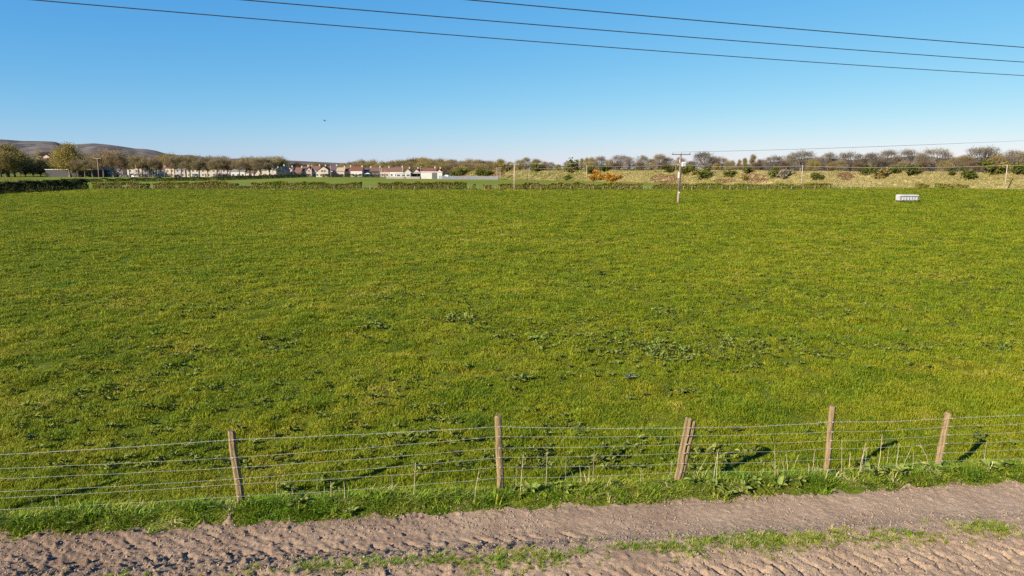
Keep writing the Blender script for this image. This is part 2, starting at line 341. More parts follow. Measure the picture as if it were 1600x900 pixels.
# long verge grass along the fence and on the near side of the track
mVerge = grass_mat('verge_blades', [(0.0, (0.085, 0.165, 0.010)), (0.45, (0.165, 0.235, 0.012)), (0.8, (0.28, 0.275, 0.030)), (1.0, (0.50, 0.41, 0.20))], [(0.3, (0.75, 0.9, 0.8)), (0.7, (1.15, 1.05, 1.0))])
VERGE = [tuft(40 + i, 22, 0.065, 0.15, 0.011, mVerge, 1.0) for i in range(8)]
n = 22000; u = rng.uniform(-13, 13, n); v = -0.78 + 1.0 * rng.beta(1.9, 1.9, n)
ok = (v > track_edge(u) - 0.10 + 0.24 * rng.random(n)) & (rng.random(n) < np.maximum(0.35, 2.2 * (fbm(u * 2.5, v * 2.5, 91, 2) - 0.22))); u, v = u[ok], v[ok]; n = len(u)
cl = fbm(u * 2.2, v * 2.2, 92, 3); x, y = xy(u, v)
hh = (0.16 + 2.2 * np.clip(cl - 0.38, 0, 1)) * (0.45 + 0.55 * sstep(-0.60, -0.25, v)) * rng.uniform(0.7, 1.3, n); ss = rng.uniform(0.8, 1.2, n); tall = rng.random(n) < 0.07; hh = np.where(tall, hh * 0.6 + rng.uniform(0.4, 1.0, n), hh); ss = np.where(tall, ss * 1.5, ss)
scatter('verge_grass', np.stack([x, y, gz(x, y)], -1), np.stack([ss, ss, hh], -1), np.stack([rng.normal(0, .15, n), rng.normal(0, .15, n), rng.uniform(0, 6.28, n)], -1),
        np.clip(0.55 - 0.6 * (cl - 0.5) + rng.normal(0, 0.18, n), 0, 1), VERGE, 'long lush grass verge between the track and the fence', 'grass')
n = 14000; u = rng.uniform(-8, 13, n); v = rng.uniform(-2.5, -1.7, n)
ok = rng.random(n) < np.clip(0.22 + 2.6 * (fbm(u * 1.3, v * 2.6, 95, 3) - 0.47), 0.04, 1) * np.exp(-((v + 2.10 + 0.12 * (fbm(u * 0.5, u * 0, 96, 2) - 0.5)) / 0.20) ** 2) * (0.25 + 0.75 * sstep(-5.0, 0.5, u)); u, v = u[ok], v[ok]; n = len(u); x, y = xy(u, v)
hh = rng.uniform(0.08, 0.34, n); ss = rng.uniform(0.35, 0.75, n)
scatter('track_centre_grass', np.stack([x, y, tz(u, v)], -1), np.stack([ss, ss, hh], -1), np.stack([rng.normal(0, .2, n), rng.normal(0, .2, n), rng.uniform(0, 6.28, n)], -1),
        np.clip(rng.normal(0.72, 0.24, n), 0, 0.97), VERGE, 'trampled strip of grass between the two wheel ruts', 'grass')
n = 9000; u = rng.uniform(-12, 12, n); v = rng.uniform(-6.5, -4.1, n); x, y = xy(u, v); hh = rng.uniform(0.3, 0.8, n); ss = rng.uniform(0.9, 1.5, n)
scatter('near_verge_grass', np.stack([x, y, gz(x, y)], -1), np.stack([ss, ss, hh], -1), np.stack([rng.normal(0, .15, n), rng.normal(0, .15, n), rng.uniform(0, 6.28, n)], -1),
        np.clip(rng.normal(0.5, 0.2, n), 0, 1), VERGE, 'grass verge on the near side of the track', 'grass')
# ------------------------------------------------------------------ materials for the built things
mPost = pmat('weathered_post_wood', (0.28, 0.195, 0.095), (0.10, 0.068, 0.036), 9, 0.9, 0.1, bump=0.8, stretch=(6, 6, 0.5))
mPole = pmat('pole_wood', (0.30, 0.22, 0.16), (0.19, 0.135, 0.10), 3, 0.9, 0.1, stretch=(4, 4, 0.3))
mPoleDark = pmat('creosoted_pole_wood', (0.13, 0.085, 0.07), (0.22, 0.15, 0.12), 2, 0.9, 0.1, stretch=(4, 4, 0.4))
mPolePale = pmat('pale_pole_wood', (0.40, 0.31, 0.23), (0.28, 0.21, 0.155), 2, 0.9, 0.1, stretch=(4, 4, 0.3))
mGalv = pmat('galvanised_wire', (0.40, 0.39, 0.37), (0.22, 0.21, 0.20), 14, 0.6, 0.3)
mWire = pmat('dark_cable', (0.03, 0.03, 0.04), (0.05, 0.05, 0.06), 5, 0.6, 0.3)
mWirePale = pmat('weathered_cable', (0.30, 0.29, 0.27), (0.22, 0.21, 0.2), 5, 0.6, 0.3)
mSteel = pmat('galvanised_steel', (0.15, 0.15, 0.17), (0.10, 0.10, 0.12), 2, 0.55, 0.4)
mDarkSteel = pmat('dark_steel', (0.06, 0.06, 0.065), (0.10, 0.09, 0.09), 4, 0.6, 0.3)
mWhite = pmat('white_paint', (0.52, 0.51, 0.47), (0.40, 0.385, 0.36), 2, 0.6, 0.3)
mGreyBox = pmat('grey_enamel', (0.55, 0.55, 0.55), (0.40, 0.40, 0.42), 4, 0.5, 0.4)
mPorc = pmat('brown_porcelain', (0.16, 0.10, 0.07), (0.2, 0.13, 0.1), 6, 0.3, 0.5)
mStalk = pmat('dead_stalk', (0.55, 0.45, 0.30), (0.36, 0.28, 0.17), 20, 0.9, 0.1, rand=0.5)

# ------------------------------------------------------------------ stock fence along the track
fence = empty('stock_fence', (0, FY0, 0), TH)
tag(fence, 'wooden stake fence with barbed top strand and stock wire beside the track', 'fence')
def post_mesh(seed, h, r, flat=False, spin=0.0):
    r_ = np.random.default_rng(seed); n = 12; zs = [-0.3, 0.0, 0.25 * h, 0.5 * h, 0.75 * h, h - 0.03, h]
    V = []; prof = 1 + 0.10 * r_.normal(size=n); prof[r_.integers(0, n)] *= 0.80
    for i, z in enumerate(zs):
        k = 1.0 if i < 6 else 0.86
        bx, by = 0.006 * r_.normal(size=2)
        for j in range(n):
            a = 2 * math.pi * j / n; q = r * prof[j] * k * (1 + 0.025 * r_.normal())
            px = q * math.cos(a)
            if flat: px = max(px, -0.25 * r)
            py = q * math.sin(a); V.append((px * math.cos(spin) - py * math.sin(spin) + bx, px * math.sin(spin) + py * math.cos(spin) + by, z + (0.10 * r * math.cos(a + seed) * 2 if i >= 5 else 0)))
    Fc = [(i * n + j, i * n + (j + 1) % n, (i + 1) * n + (j + 1) % n, (i + 1) * n + j) for i in range(len(zs) - 1) for j in range(n)]
    me = bpy.data.meshes.new('post'); me.from_pydata(V, [], Fc + [tuple((len(zs) - 1) * n + j for j in range(n))]); me.materials.append(mPost); me.update(); return me
# u along the fence, height, sideways lean (deg), wire heights
POSTS = [(-9.3, 1.15, 2.0, (1.05, .85, .68, .48, .36, .18)), (-4.42, 1.27, -4.6, (1.15, .85, .68, .49, .40, .19)), (-0.20, 1.37, -1.4, (1.19, 1.02, .82, .65, .48, .29)),
         (2.88, 1.19, 8.8, (1.03, .89, .74, .58, .39, .24)), (5.62, 1.31, 0.3, (1.03, .85, .69, .54, .34, .15)), (7.74, 1.09, 7.8, (1.01, .86, .70, .54, .36, .21)), (10.4, 1.2, -1.5, (1.05, .88, .72, .55, .37, .2))]
def vf(u): return 0.0
tops = []; st = MB()
for i, (u, h, lean, wh) in enumerate(POSTS):
    x, y = xy(u, 0); z0 = float(gz(x, y))
    o = bpy.data.objects.new('post', post_mesh(i + 3, h, 0.055 if i != 3 else 0.066, flat=(i == 3), spin=0.7 * i if i != 3 else math.pi + 0.15)); link(o, fence)
    o.location = (u, 0, z0); o.rotation_euler = (0.02 * ((-1) ** i), math.radians(lean), 0)
    if i == 3:
        o['label'] = 'split greying post half of a doubled leaning fence post'
        q = bpy.data.objects.new('post', post_mesh(77, h - 0.06, 0.062, flat=True, spin=-0.2)); link(q, fence); q.location = (u + 0.06, 0.02, z0); q.rotation_euler = (0.0, math.radians(lean + 1.0), 0)
    tops.append([(u + math.tan(math.radians(lean)) * w, -0.074, z0 + w) for w in wh])
    for w in wh: st.box((u + math.tan(math.radians(lean)) * w, -0.080, z0 + w), (0.03, 0.012, 0.014))
st.build('staple', mGalv, fence)['kind'] = 'stuff'
for k in range(6):
    pts = []
    for a, b_ in zip(tops[:-1], tops[1:]):
        A, B = Vector(a[k]), Vector(b_[k])
        for t in np.linspace(0, 1, 9)[:-1]:
            p = A.lerp(B, float(t)); p.z -= (0.012 + 0.018 * hash2(np.int64(k), np.int64(int(a[0][0] * 10)), 5)) * 4 * t * (1 - t) + 0.004 * math.sin(p.x * 5 + k); pts.append(p)
    pts.append(Vector(tops[-1][k]))
    m = MB(); m.tube(pts, 0.0026 if k == 0 else 0.0019, 5)
    wr = m.build('barbed_wire' if k == 0 else 'line_wire', mGalv, fence)
    if k == 0:
        bm_ = MB(); uu = -9.2
        for i in range(len(pts) - 1):
            L = (pts[i + 1] - pts[i]).length
            for t in np.arange(0.05, L, 0.11):
                p = pts[i].lerp(pts[i + 1], t / L); a = random.uniform(0, 3.14); d = Vector((0.35, math.cos(a), math.sin(a))) * 0.018
                bm_.tube([p - d, p + d], [0.0012, 0.0012], 3, False)
        bm_.build('barb', mGalv, wr)['kind'] = 'stuff'
for u, k0, k1 in ((-7.55, 4, 5), (-6.1, 4, 5), (-3.2, 3, 5), (-2.0, 4, 5), (0.9, 3, 5), (4.4, 4, 5), (6.3, 3, 5), (6.9, 4, 5), (8.6, 3, 5)):
    j = max(i for i in range(len(POSTS)) if POSTS[i][0] < u); t = (u - POSTS[j][0]) / (POSTS[j + 1][0] - POSTS[j][0])
    za = [tops[j][k][2] * (1 - t) + tops[j + 1][k][2] * t for k in range(6)]
    MB().tube([(u, -0.066, za[k1] - 0.08), (u + 0.01, -0.066, za[k0] - 0.01)], 0.002, 4).build('stay_wire', mGalv, fence)

# dead weed stalks standing along the fence
GAPS = ['left of the first fence post', 'between the first and second fence posts', 'between the upright second post and the doubled post', 'between the doubled post and the fourth fence post', 'between the fourth and fifth fence posts', 'right of the fifth fence post']
stk = [(88, 788, 24, 0), (434, 789, 24, 0), (457, 778, 14, 1), (508, 775, 12, 0), (517, 784, 22, 3), (540, 787, 22, -2), (646, 777, 44, 5), (742, 782, 36, 8), (805, 764, 28, 3), (813, 770, 50, 4), (852, 768, 55, 2),
       (909, 757, 27, -6), (920, 757, 25, 0), (926, 757, 48, 1), (899, 758, 18, -12), (947, 762, 14, 20), (1001, 752, 18, 0), (1048, 742, 20, 0), (1085, 744, 30, 24), (1114, 748, 40, 6), (1119, 748, 34, 0), (1210, 745, 44, -3), (1226, 738, 26, -14),
       (1231, 736, 28, -8), (1236, 728, 26, 16), (1216, 744, 14, -10), (1268, 733, 30, 4), (1315, 732, 42, -4), (1326, 730, 22, 0), (1343, 734, 40, 6), (1345, 731, 20, 4), (1371, 730, 48, 2), (1386, 724, 28, 0), (1399, 730, 34, 3),
       (1410, 730, 30, 14), (1424, 737, 26, 0), (1452, 722, 36, -24), (1460, 722, 26, 2), (1481, 712, 22, 14), (1541, 722, 14, -16), (1550, 740, 12, 10), (1264, 742, 14, -6), (1290, 752, 12, 10)]
for px, py, hp, lean in stk:
    x, y = gp(px, min(py + 8, 792)); u, v = uv(x, y); u = float(u); v = float(np.clip(v, -0.35, 0.6)); x, y = xy(u, v); x, y = float(x), float(y); h = hp * zc(y) / F_PX * 1.12 + 0.1
    z0 = float(gz(x, y)); dx = math.tan(math.radians(lean)) * h; m = MB(); r = random.uniform(0.0035, 0.0055)
    pts = [(0, 0, -0.03), (dx * 0.3 + random.uniform(-.01, .01), random.uniform(-.01, .01), h * 0.4), (dx * 0.7, random.uniform(-.01, .01), h * 0.75), (dx, 0, h)]
    m.tube(pts, [r, r * 0.9, r * 0.7, r * 0.5], 5)
    if hp > 30:
        for q in range(2): a = random.uniform(0, 6.28); m.tube([(dx * 0.7, 0, h * 0.72), (dx * 0.8 + 0.05 * math.cos(a), 0.05 * math.sin(a), h * 0.80)], [r * .5, r * .3], 4)
    o = m.build('dead_stalk', mStalk); o.location = (x, y, z0)
    g = sum(1 for P in POSTS[1:6] if u > P[0])
    tag(o, 'pale dead weed stalk standing ' + GAPS[g], 'stalk', 'dead weed stalks along the fence')

# ------------------------------------------------------------------ broad-leaved docks
def dock_mat(name, c1, c2): return pmat(name, c1, c2, 7, 0.6, 0.12, rand=0.45, transl=0.2)
mDock = dock_mat('dock_leaf', (0.075, 0.110, 0.012), (0.240, 0.255, 0.060))
mDockInst = pmat('far_dock_leaf', (0.085, 0.115, 0.012), (0.21, 0.225, 0.05), 7, 0.6, 0.12, inst=True)
mGreyLeaf = pmat('grey_thistle_leaf', (0.17, 0.185, 0.105), (0.10, 0.115, 0.06), 9, 0.85, 0.05)
def leaf_geo(L, w, bend, r_):
    V = []; Fc = []; ks = [0.0, 0.18, 0.4, 0.65, 0.88, 1.0]; ws = [0.10, 0.62, 1.0, 0.85, 0.42, 0.03]
    for k, q in zip(ks, ws):
        x = L * k; z = L * (0.22 * k + bend * (k - k * k) * 1.2 - 0.35 * max(k - 0.6, 0))
        wav = 0.15 * w * r_.normal()
        V += [(x, -w * q / 2, z + 0.28 * w * q + wav), (x, 0, z), (x, w * q / 2, z + 0.28 * w * q - wav)]
    for i in range(5):
        a = 3 * i; Fc += [(a, a + 1, a + 4, a + 3), (a + 1, a + 2, a + 5, a + 4)]
    return np.array(V), np.array(Fc)
def plant_mesh(seed, nl, L, mat, upright=0.5, w=0.36):
    r_ = np.random.default_rng(seed); VV = []; FF = []; o = 0
    for i in range(nl):
        V, Fc = leaf_geo(L * r_.uniform(0.55, 1.15), L * w * r_.uniform(0.7, 1.15), r_.uniform(0.2, 0.7), r_)
        a = 6.283 * i / nl + r_.normal(0, 0.4); e = upright * r_.uniform(0.2, 1.5)
        M = np.array((Matrix.Rotation(a, 3, 'Z') @ Matrix.Rotation(-e, 3, 'Y') @ Matrix.Rotation(r_.normal(0, 0.4), 3, 'X')))
        V = V @ M.T + np.array([r_.normal(0, 0.02), r_.normal(0, 0.02), 0]); VV.append(V); FF.append(Fc + o); o += len(V)
    return ndmesh('dock_plant', np.concatenate(VV), np.concatenate(FF), mat, True)
DOCK = [plant_mesh(200 + i, 8 + i % 4, 0.17, mDock, 0.55) for i in range(7)]
DOCKI = [plant_mesh(220 + i, 9, 0.17, mDockInst, 0.55) for i in range(4)]
# patches: image column, row of their middle, spread, count, where they are
PATCH = [((1030, 547), 34, 7, 62, 'in the densest weed patch in mid field'), ((925, 527), 40, 10, 26, 'scattered left of the densest weed patch'), ((1140, 540), 36, 8, 28, 'just right of the densest weed patch'),
         ((1250, 543), 40, 8, 16, 'far to the right of the densest weed patch'), ((722, 500), 20, 4, 20, 'in the small dark patch left of mid field'), ((580, 515), 22, 8, 12, 'in the loose patch below the small twin patches'),
         ((650, 442), 26, 3, 14, 'in the upper of two thin rows left of centre'), ((605, 467), 20, 3, 16, 'in the lower of two thin rows left of centre'), ((825, 525), 26, 6, 16, 'in a short row midway along the field'),
         ((885, 446), 26, 3, 14, 'in the thin row left of the dark nettle clump'), ((985, 449), 24, 3, 9, 'in the thin row below the dark nettle clump'), ((1045, 490), 22, 4, 14, 'in the row above the densest weed patch'),
         ((1245, 455), 34, 4, 14, 'in the pale row at right of mid field'), ((1425, 435), 34, 4, 12, 'in the far row below the white feeder'), ((280, 549), 34, 5, 12, 'in the lone row on the left side'),
         ((445, 535), 16, 4, 8, 'in a small knot left of centre'), ((1420, 539), 24, 3, 10, 'in the nearer row below the white feeder'), ((1560, 538), 22, 3, 9, 'in the row at the right margin of the field'),
         ((675, 648), 14, 4, 4, 'in the pair of plants nearer the fence than any patch'), ((1060, 602), 18, 4, 7, 'in the small knot right of the grey thistle'), ((820, 588), 10, 3, 3, 'in a tiny knot left of the grey thistle'),
         ((335, 445), 18, 3, 7, 'in the faint knot on the upper left'), ((700, 366), 14, 2, 6, 'in the farthest row left of centre'), ((1520, 455), 44, 8, 14, 'strewn over the far right of the field'),
         ((1350, 485), 40, 6, 9, 'strewn sparsely right of mid field'), ((500, 752), 40, 7, 7, 'just behind the fence between first and second posts'), ((740, 722), 30, 8, 6, 'just behind the fence left of the second post'),
         ((950, 694), 46, 6, 10, 'just behind the fence left of the doubled post'), ((1155, 694), 40, 6, 8, 'just behind the fence right of the doubled post'), ((1270, 655), 40, 5, 4, 'behind the fourth fence post'), ((150, 640), 60, 14, 4, 'near the left edge of the field')]
pl = []
for (cx, cy), sx_, sy_, cnt, where in PATCH:
    for k in range(cnt):
        px, py = rng.normal(cx, sx_ * 0.95), rng.normal(cy, sy_ * 1.1); x, y = gp(px, py)
        if uv(x, y)[1] > 0.15: pl.append((x, y, where))
pl = sorted(pl, key=lambda t: t[1])[:295]
for i, (x, y, where) in enumerate(pl):
    o = bpy.data.objects.new('dock_plant', DOCK[i % 7]); COL.objects.link(o); k = random.choice((0.40, 0.5, 0.6, 0.7, 0.8, 1.0)) * random.uniform(0.85, 1.15) * (1 + 0.008 * y)
    o.location = (x, y, float(gz(x, y)) - 0.01); o.rotation_euler = (0, 0, random.uniform(0, 6.28)); o.scale = (k, k, k * random.uniform(1.0, 1.5)); o.location.z += 0.04
    tag(o, 'broad-leaved dock ' + where, 'weed', 'dock plants in the pasture')
n = 5200; d = 12.5 + 80 * rng.random(n) ** 1.5; x = rng.uniform(-0.75, 0.8, n) * d; ok = (fbm(x / 4, d / 4, 131, 3) + 0.12 * sstep(-0.4, 0.25, x / d) + 0.16 * (rng.random(n) - 0.5)) > 0.60; x, d = x[ok], d[ok]
pp = [gp(rng.normal(cx, sx_ * 1.6), rng.normal(cy, sy_ * 1.8)) for (cx, cy), sx_, sy_, cnt, _ in PATCH for k in range(int(cnt * 2.4)) if cy < 610]
x = np.concatenate([x, [q[0] for q in pp]]); d = np.concatenate([d, [q[1] for q in pp]]); n = len(x)
s = rng.uniform(0.35, 0.8, n) * (1 + 0.008 * d)
scatter('stray_docks', np.stack([x, d, gz(x, d) + 0.04], -1), np.repeat(s[:, None], 3, 1), np.stack([0 * s, 0 * s, rng.uniform(0, 6.28, n)], -1), rng.random(n), DOCKI, 'stray small weeds mixed through the pasture grass', 'weeds')
# verge docks close to the camera: every leaf is a part
LEAF = []
for i in range(5):
    r_ = np.random.default_rng(300 + i); V, Fc = leaf_geo(0.19, 0.072, r_.uniform(0.2, 0.6), r_); LEAF.append(ndmesh('leaf', V, Fc, mDock, True))
VD = [(120, 826, 'at the foot of the verge in the left corner'), (470, 800, 'on the verge right of the first fence post'), (552, 806, 'alone on the verge below the dead twigs'), (806, 770, 'on the verge just right of the second fence post'), (830, 778, 'on the verge, second plant right of the second fence post'), (865, 768, 'on the verge, third plant right of the second fence post'),
      (885, 776, 'on the verge below the pale stalks'), (962, 768, 'alone on the verge left of the doubled post'), (1082, 764, 'on the verge below the doubled post'), (1112, 768, 'on the verge right of the doubled post'), (1135, 776, 'at the track edge right of the doubled post'), (1160, 770, 'on the verge midway from doubled to fourth post'), (1180, 764, 'on the verge, last before the fourth post'),
      (1215, 766, 'at the track edge left of the fourth post'), (1248, 764, 'at the track edge below the fourth post'), (1352, 742, 'on the verge right of the fourth post'), (1366, 752, 'low on the verge right of the fourth post'), (1388, 744, 'on the verge midway from fourth to fifth post'), (1408, 750, 'on the verge with the longest pale leaf'), (1456, 740, 'on the verge left of the fifth post'), (1486, 746, 'on the verge below the fifth post'),
      (1540, 742, 'on the verge right of the fifth post'), (1565, 740, 'on the verge second right of the fifth post'), (1590, 732, 'on the verge at the right margin')]
for i, (px, py, where) in enumerate(VD):
    x, y = gp(px, py); u, v = uv(x, y); v = float(np.clip(v, float(track_edge(np.array([u]))[0]) + 0.05, -0.08)); x, y = (float(q) for q in xy(u, v))
    r = empty('dock_plant', (x, y, float(gz(x, y)) + 0.02), random.uniform(0, 6.28)); tag(r, 'leafy green dock ' + where, 'weed', 'dock plants on the verge')
    nl = random.randint(7, 10); k = random.uniform(0.8, 1.25)
    for j in range(nl):
        o = bpy.data.objects.new('leaf', LEAF[(i + j) % 5]); link(o, r); o.scale = (k * random.uniform(0.7, 1.1),) * 3
        o.rotation_euler = (random.gauss(0, 0.3), -random.uniform(0.15, 0.95), 6.283 * j / nl + random.gauss(0, 0.3)); o.location = (random.gauss(0, .02), random.gauss(0, .02), 0)
def clump_at(px, py, k, mat, name, label, cat, seed):
    x, y = gp(px, py); me = plant_mesh(seed, 46, 0.34, mat, 0.95, 0.13); o = bpy.data.objects.new(name, me); COL.objects.link(o); o.location = (x, y, float(gz(x, y))); o.scale = (k, k, k * 0.8); tag(o, label, cat)
clump_at(984, 586, 0.85, mGreyLeaf, 'thistle', 'grey-green spiny thistle clump alone in front of the dense dock patch', 'thistle', 401)
clump_at(940, 430, 1.2, mDock, 'nettle_clump', 'dark nettle clump alone in the far middle of the field', 'weed', 402)
# ------------------------------------------------------------------ hedges
LEAFT = {}
def leafcloud(name, pts, size, mat, r_, flat=0.0, aspect=0.6):
    """one mesh of leaf-sized faces, one at each point"""
    n = len(pts); pts = np.asarray(pts); s = size * r_.uniform(0.6, 1.4, n)
    a = r_.normal(size=(n, 3)); a[:, 2] *= (1 - flat); a /= np.linalg.norm(a, axis=1)[:, None]; b_ = np.cross(a, r_.normal(size=(n, 3))); b_ /= np.linalg.norm(b_, axis=1)[:, None]
    a = a * s[:, None]; b_ = b_ * (s * aspect)[:, None]
    V = np.stack([pts - a, pts + b_, pts + a, pts - b_], 1).reshape(-1, 3); Fc = np.arange(4 * n).reshape(n, 4)
    return ndmesh(name, V, Fc, mat)
def leaf_mat(name, c1, c2, c3, scale=0.9, rand=0.35):
    m, nt, b = newmat(name); geo = N(nt, 'ShaderNodeNewGeometry'); pos = geo.outputs['Position']
    col = ramp(nt, noise(nt, pos, scale, 4, 0.7), [(0.34, c1), (0.5, c2), (0.66, c3)])
    oi = N(nt, 'ShaderNodeObjectInfo'); hs = N(nt, 'ShaderNodeHueSaturation'); nt.links.new(col, hs.inputs['Color'])
    nt.links.new(math_(nt, 'MULTIPLY_ADD', oi.outputs['Random'], rand, 1 - rand / 2), hs.inputs['Value'])
    nt.links.new(math_(nt, 'MULTIPLY_ADD', math_(nt, 'FRACT', math_(nt, 'MULTIPLY', oi.outputs['Random'], 9.7)), 0.03, 0.485), hs.inputs['Hue'])
    nt.links.new(hs.outputs[0], b.inputs['Base Color']); b.inputs['Roughness'].default_value = 0.8; b.inputs['Specular IOR Level'].default_value = 0.15
    t = N(nt, 'ShaderNodeBsdfTranslucent'); nt.links.new(hs.outputs[0], t.inputs[0]); mx = N(nt, 'ShaderNodeMixShader'); mx.inputs[0].default_value = 0.35
    nt.links.new(b.outputs[0], mx.inputs[1]); nt.links.new(t.outputs[0], mx.inputs[2]); nt.links.new(mx.outputs[0], nt.nodes['Material Output'].inputs[0])
    return m
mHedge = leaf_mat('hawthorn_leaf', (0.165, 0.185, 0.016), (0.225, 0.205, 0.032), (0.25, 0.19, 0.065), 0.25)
mHedgeShade = leaf_mat('shaded_hedge_leaf', (0.03, 0.045, 0.012), (0.045, 0.055, 0.016), (0.075, 0.065, 0.03), 0.5)  # shade on these hedges is painted in as a darker leaf colour
mBark = pmat('bark', (0.16, 0.125, 0.095), (0.09, 0.07, 0.055), 4, 0.9, 0.1, rand=0.4)
def hedge(x0, y0, x1, y1, h, wid, mat, label, seed, dens=150, group='field hedges'):
    r_ = np.random.default_rng(seed); L = math.hypot(x1 - x0, y1 - y0); a = math.atan2(y1 - y0, x1 - x0); n = int(L * dens * h / 1.5)
    t = r_.random(n) * L; top = h * (0.62 + 0.62 * fbm(t / 2.6, t * 0 + seed, seed, 4)); w = wid * (0.7 + 0.6 * vn(t / 3.1, t * 0, seed + 5))
    q = r_.random(n); z = top * np.where(q < 0.35, 1 - 0.12 * r_.random(n), r_.random(n) ** 0.75)
    gap = vn(t / 1.3, z * 1.1, seed + 9); side = np.where(r_.random(n) < 0.7, np.sign(r_.random(n) - 0.5) * (0.7 + 0.3 * r_.random(n)), r_.uniform(-1, 1, n))
    p = np.stack([t, side * w / 2 * (1 - 0.25 * (z / h) ** 2) + 0.15 * r_.normal(size=n), z], -1)[gap > 0.10]
    root = empty('hedge', (x0, y0, 0), a); tag(root, label, 'hedge', group)
    link(bpy.data.objects.new('foliage', leafcloud('foliage', p, 0.14, mat, r_)), root)
    m = MB()
    for s in np.arange(0.4, L, 0.7):
        s += r_.uniform(-.25, .25)
        m.tube([(s, r_.normal(0, .15), -0.05), (s + r_.normal(0, .2), r_.normal(0, .2), h * 0.45), (s + r_.normal(0, .35), r_.normal(0, .3), h * 0.85)], [0.06, 0.04, 0.015], 4, False)
    m.build('stem', mBark, root)['kind'] = 'stuff'
def hy(px): return 186.5 + (px - 150) * 0.0 + 0.00001 * (px - 800) ** 2 - 6.0
HSEG = [(146, 232, 1.9, 'brownish trimmed hedge left of the first gap in the far boundary'), (241, 372, 2.0, 'olive trimmed hedge right of the first gap, before the dark hedge'), (394, 565, 2.0, 'long olive hedge in front of the red-roofed houses'), (590, 729, 2.0, 'reddish ragged hedge in front of the long low sheds'),
        (373, 393, 1.0, 'low thin scrap of hedge filling the gap before the long olive hedge'), (566, 589, 0.7, 'lowest sparse hedge remnant in the gap before the red hedge'), (738, 743, 1.5, 'single thin hawthorn bush left standing in a hedge gap'), (754, 768, 1.7, 'short stub of hedge left of the brown pole'), (778, 836, 1.9, 'dark hedge bushes around the foot of the brown pole'), (837, 1003, 1.8, 'long hedge right of the brown pole, before the gorse'), (1018, 1122, 1.7, 'green hedge behind the transformer pole'),
        (1122, 1210, 1.5, 'gappy hedge right of the transformer pole'), (1214, 1299, 1.6, 'last hedge stretch ending in open fence on the right'), (1432, 1449, 1.5, 'round low bush, leftmost of three by the embankment foot'), (1462, 1484, 1.5, 'flat-topped low bush, middle of three by the embankment foot'), (1489, 1510, 1.4, 'flat-topped low bush, rightmost of three by the embankment foot')]
for i, (a, b_, h, lab) in enumerate(HSEG):
    ya, yb = hy(a), hy(b_); hedge(xat(a, ya), ya, xat(b_, yb), yb, h, 1.8, mHedge, lab, 500 + i, 620)
A = gp(-260, 318); B = gp(-20, 305.5); C = gp(140, 295)
hedge(A[0], A[1], C[0] - 0.5, C[1] - 1, 2.5, 2.2, mHedgeShade, 'tall dark shaded hedge running in from the left edge', 520, 300)
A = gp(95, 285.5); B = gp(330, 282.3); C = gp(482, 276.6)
hedge(A[0], A[1], B[0], B[1], 1.5, 2, mHedgeShade, 'low dark hedge in the second field before the left houses', 521, 220)
hedge(B[0] + 1, B[1] + 1, C[0], C[1], 1.9, 2, mHedgeShade, 'long dark hedge leading up to the cream gabled house', 522, 150)
A = gp(500, 276.8); B = gp(596, 277.8); hedge(A[0], A[1], B[0], B[1], 2.0, 2, mHedgeShade, 'dark garden hedge in front of the tan and red roofed houses', 523, 120)
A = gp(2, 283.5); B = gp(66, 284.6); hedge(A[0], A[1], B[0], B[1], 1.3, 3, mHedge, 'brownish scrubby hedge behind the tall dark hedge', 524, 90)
# post and wire fence in front of the far hedge and along the embankment foot
hf = empty('boundary_fence', (0, 180, 0)); tag(hf, 'line of small pale stakes along the far hedge', 'fence')
pm = MB().box((0, 0, 0.5), (0.11, 0.11, 1.2)).mesh('post', mPole)
for px in (147, 161, 171, 182, 205, 230, 395, 420, 448, 498, 520, 566, 577, 584, 596, 613, 647, 666, 700, 732, 747, 757, 774, 781, 829, 845, 892, 928, 943, 987, 1007, 1011, 1017, 1070, 1083, 1109, 1131, 1144, 1172, 1226, 1243, 1262, 1281, 1304, 1325, 1340, 1360):
    o = bpy.data.objects.new('post', pm); link(o, hf); o.location = (xat(px, 178.5), hy(px) - 181.4, 0); o.rotation_euler = (0, random.gauss(0, .05), random.random()); o.scale = (1, 1, random.uniform(0.75, 1.1))
for z in (0.35, 0.7, 1.0): MB().tube([(xat(p_, 178.5), hy(p_) - 181.4, z) for p_ in range(140, 1400, 60)], 0.006, 4).build('line_wire', mGalv, hf)

# ------------------------------------------------------------------ embankment with dry grass
EB = [(1950, 168), (1600, 181), (1300, 207), (1180, 228), (1000, 264), (900, 300), (800, 338), (690, 392)]     # image column, distance of the foot
ebx = np.array([xat(p_, D_) for p_, D_ in EB]); eby = np.array([float(D_) for _, D_ in EB])
arc = np.concatenate([[0], np.cumsum(np.hypot(np.diff(ebx), np.diff(eby)))]); ELEN = arc[-1]
def eb_at(s, w):
    """a point w metres up-slope (horizontally) from the embankment foot at arc length s"""
    x = np.interp(s, arc, ebx); y = np.interp(s, arc, eby); e = 4.0
    tx = np.interp(s + e, arc, ebx) - np.interp(s - e, arc, ebx); ty = np.interp(s + e, arc, eby) - np.interp(s - e, arc, eby); L = np.hypot(tx, ty) + 1e-9
    return x + ty / L * w, y - tx / L * w
ETOP, EW = 4.35, 9.5
def eb_z(s, w):
    k = np.clip(np.asarray(w) / EW, 0, 1); z = ETOP * (k * k * (3 - 2 * k) * 0.5 + 0.5 * k) * (1 - sstep(ELEN - 22, ELEN, s))
    n_ = (fbm(np.asarray(s) / 3.0, np.asarray(w) / 1.6, 141, 4) - 0.5) * 0.9 + (fbm(np.asarray(s) / 14.0, np.asarray(w) / 20, 143, 2) - 0.5) * 1.0
    z = z + n_ * sstep(0, 0.15, k) * (1 - 0.7 * sstep(EW, EW + 6, w)); return z * (1 - sstep(70, 95, w)) - 0.05
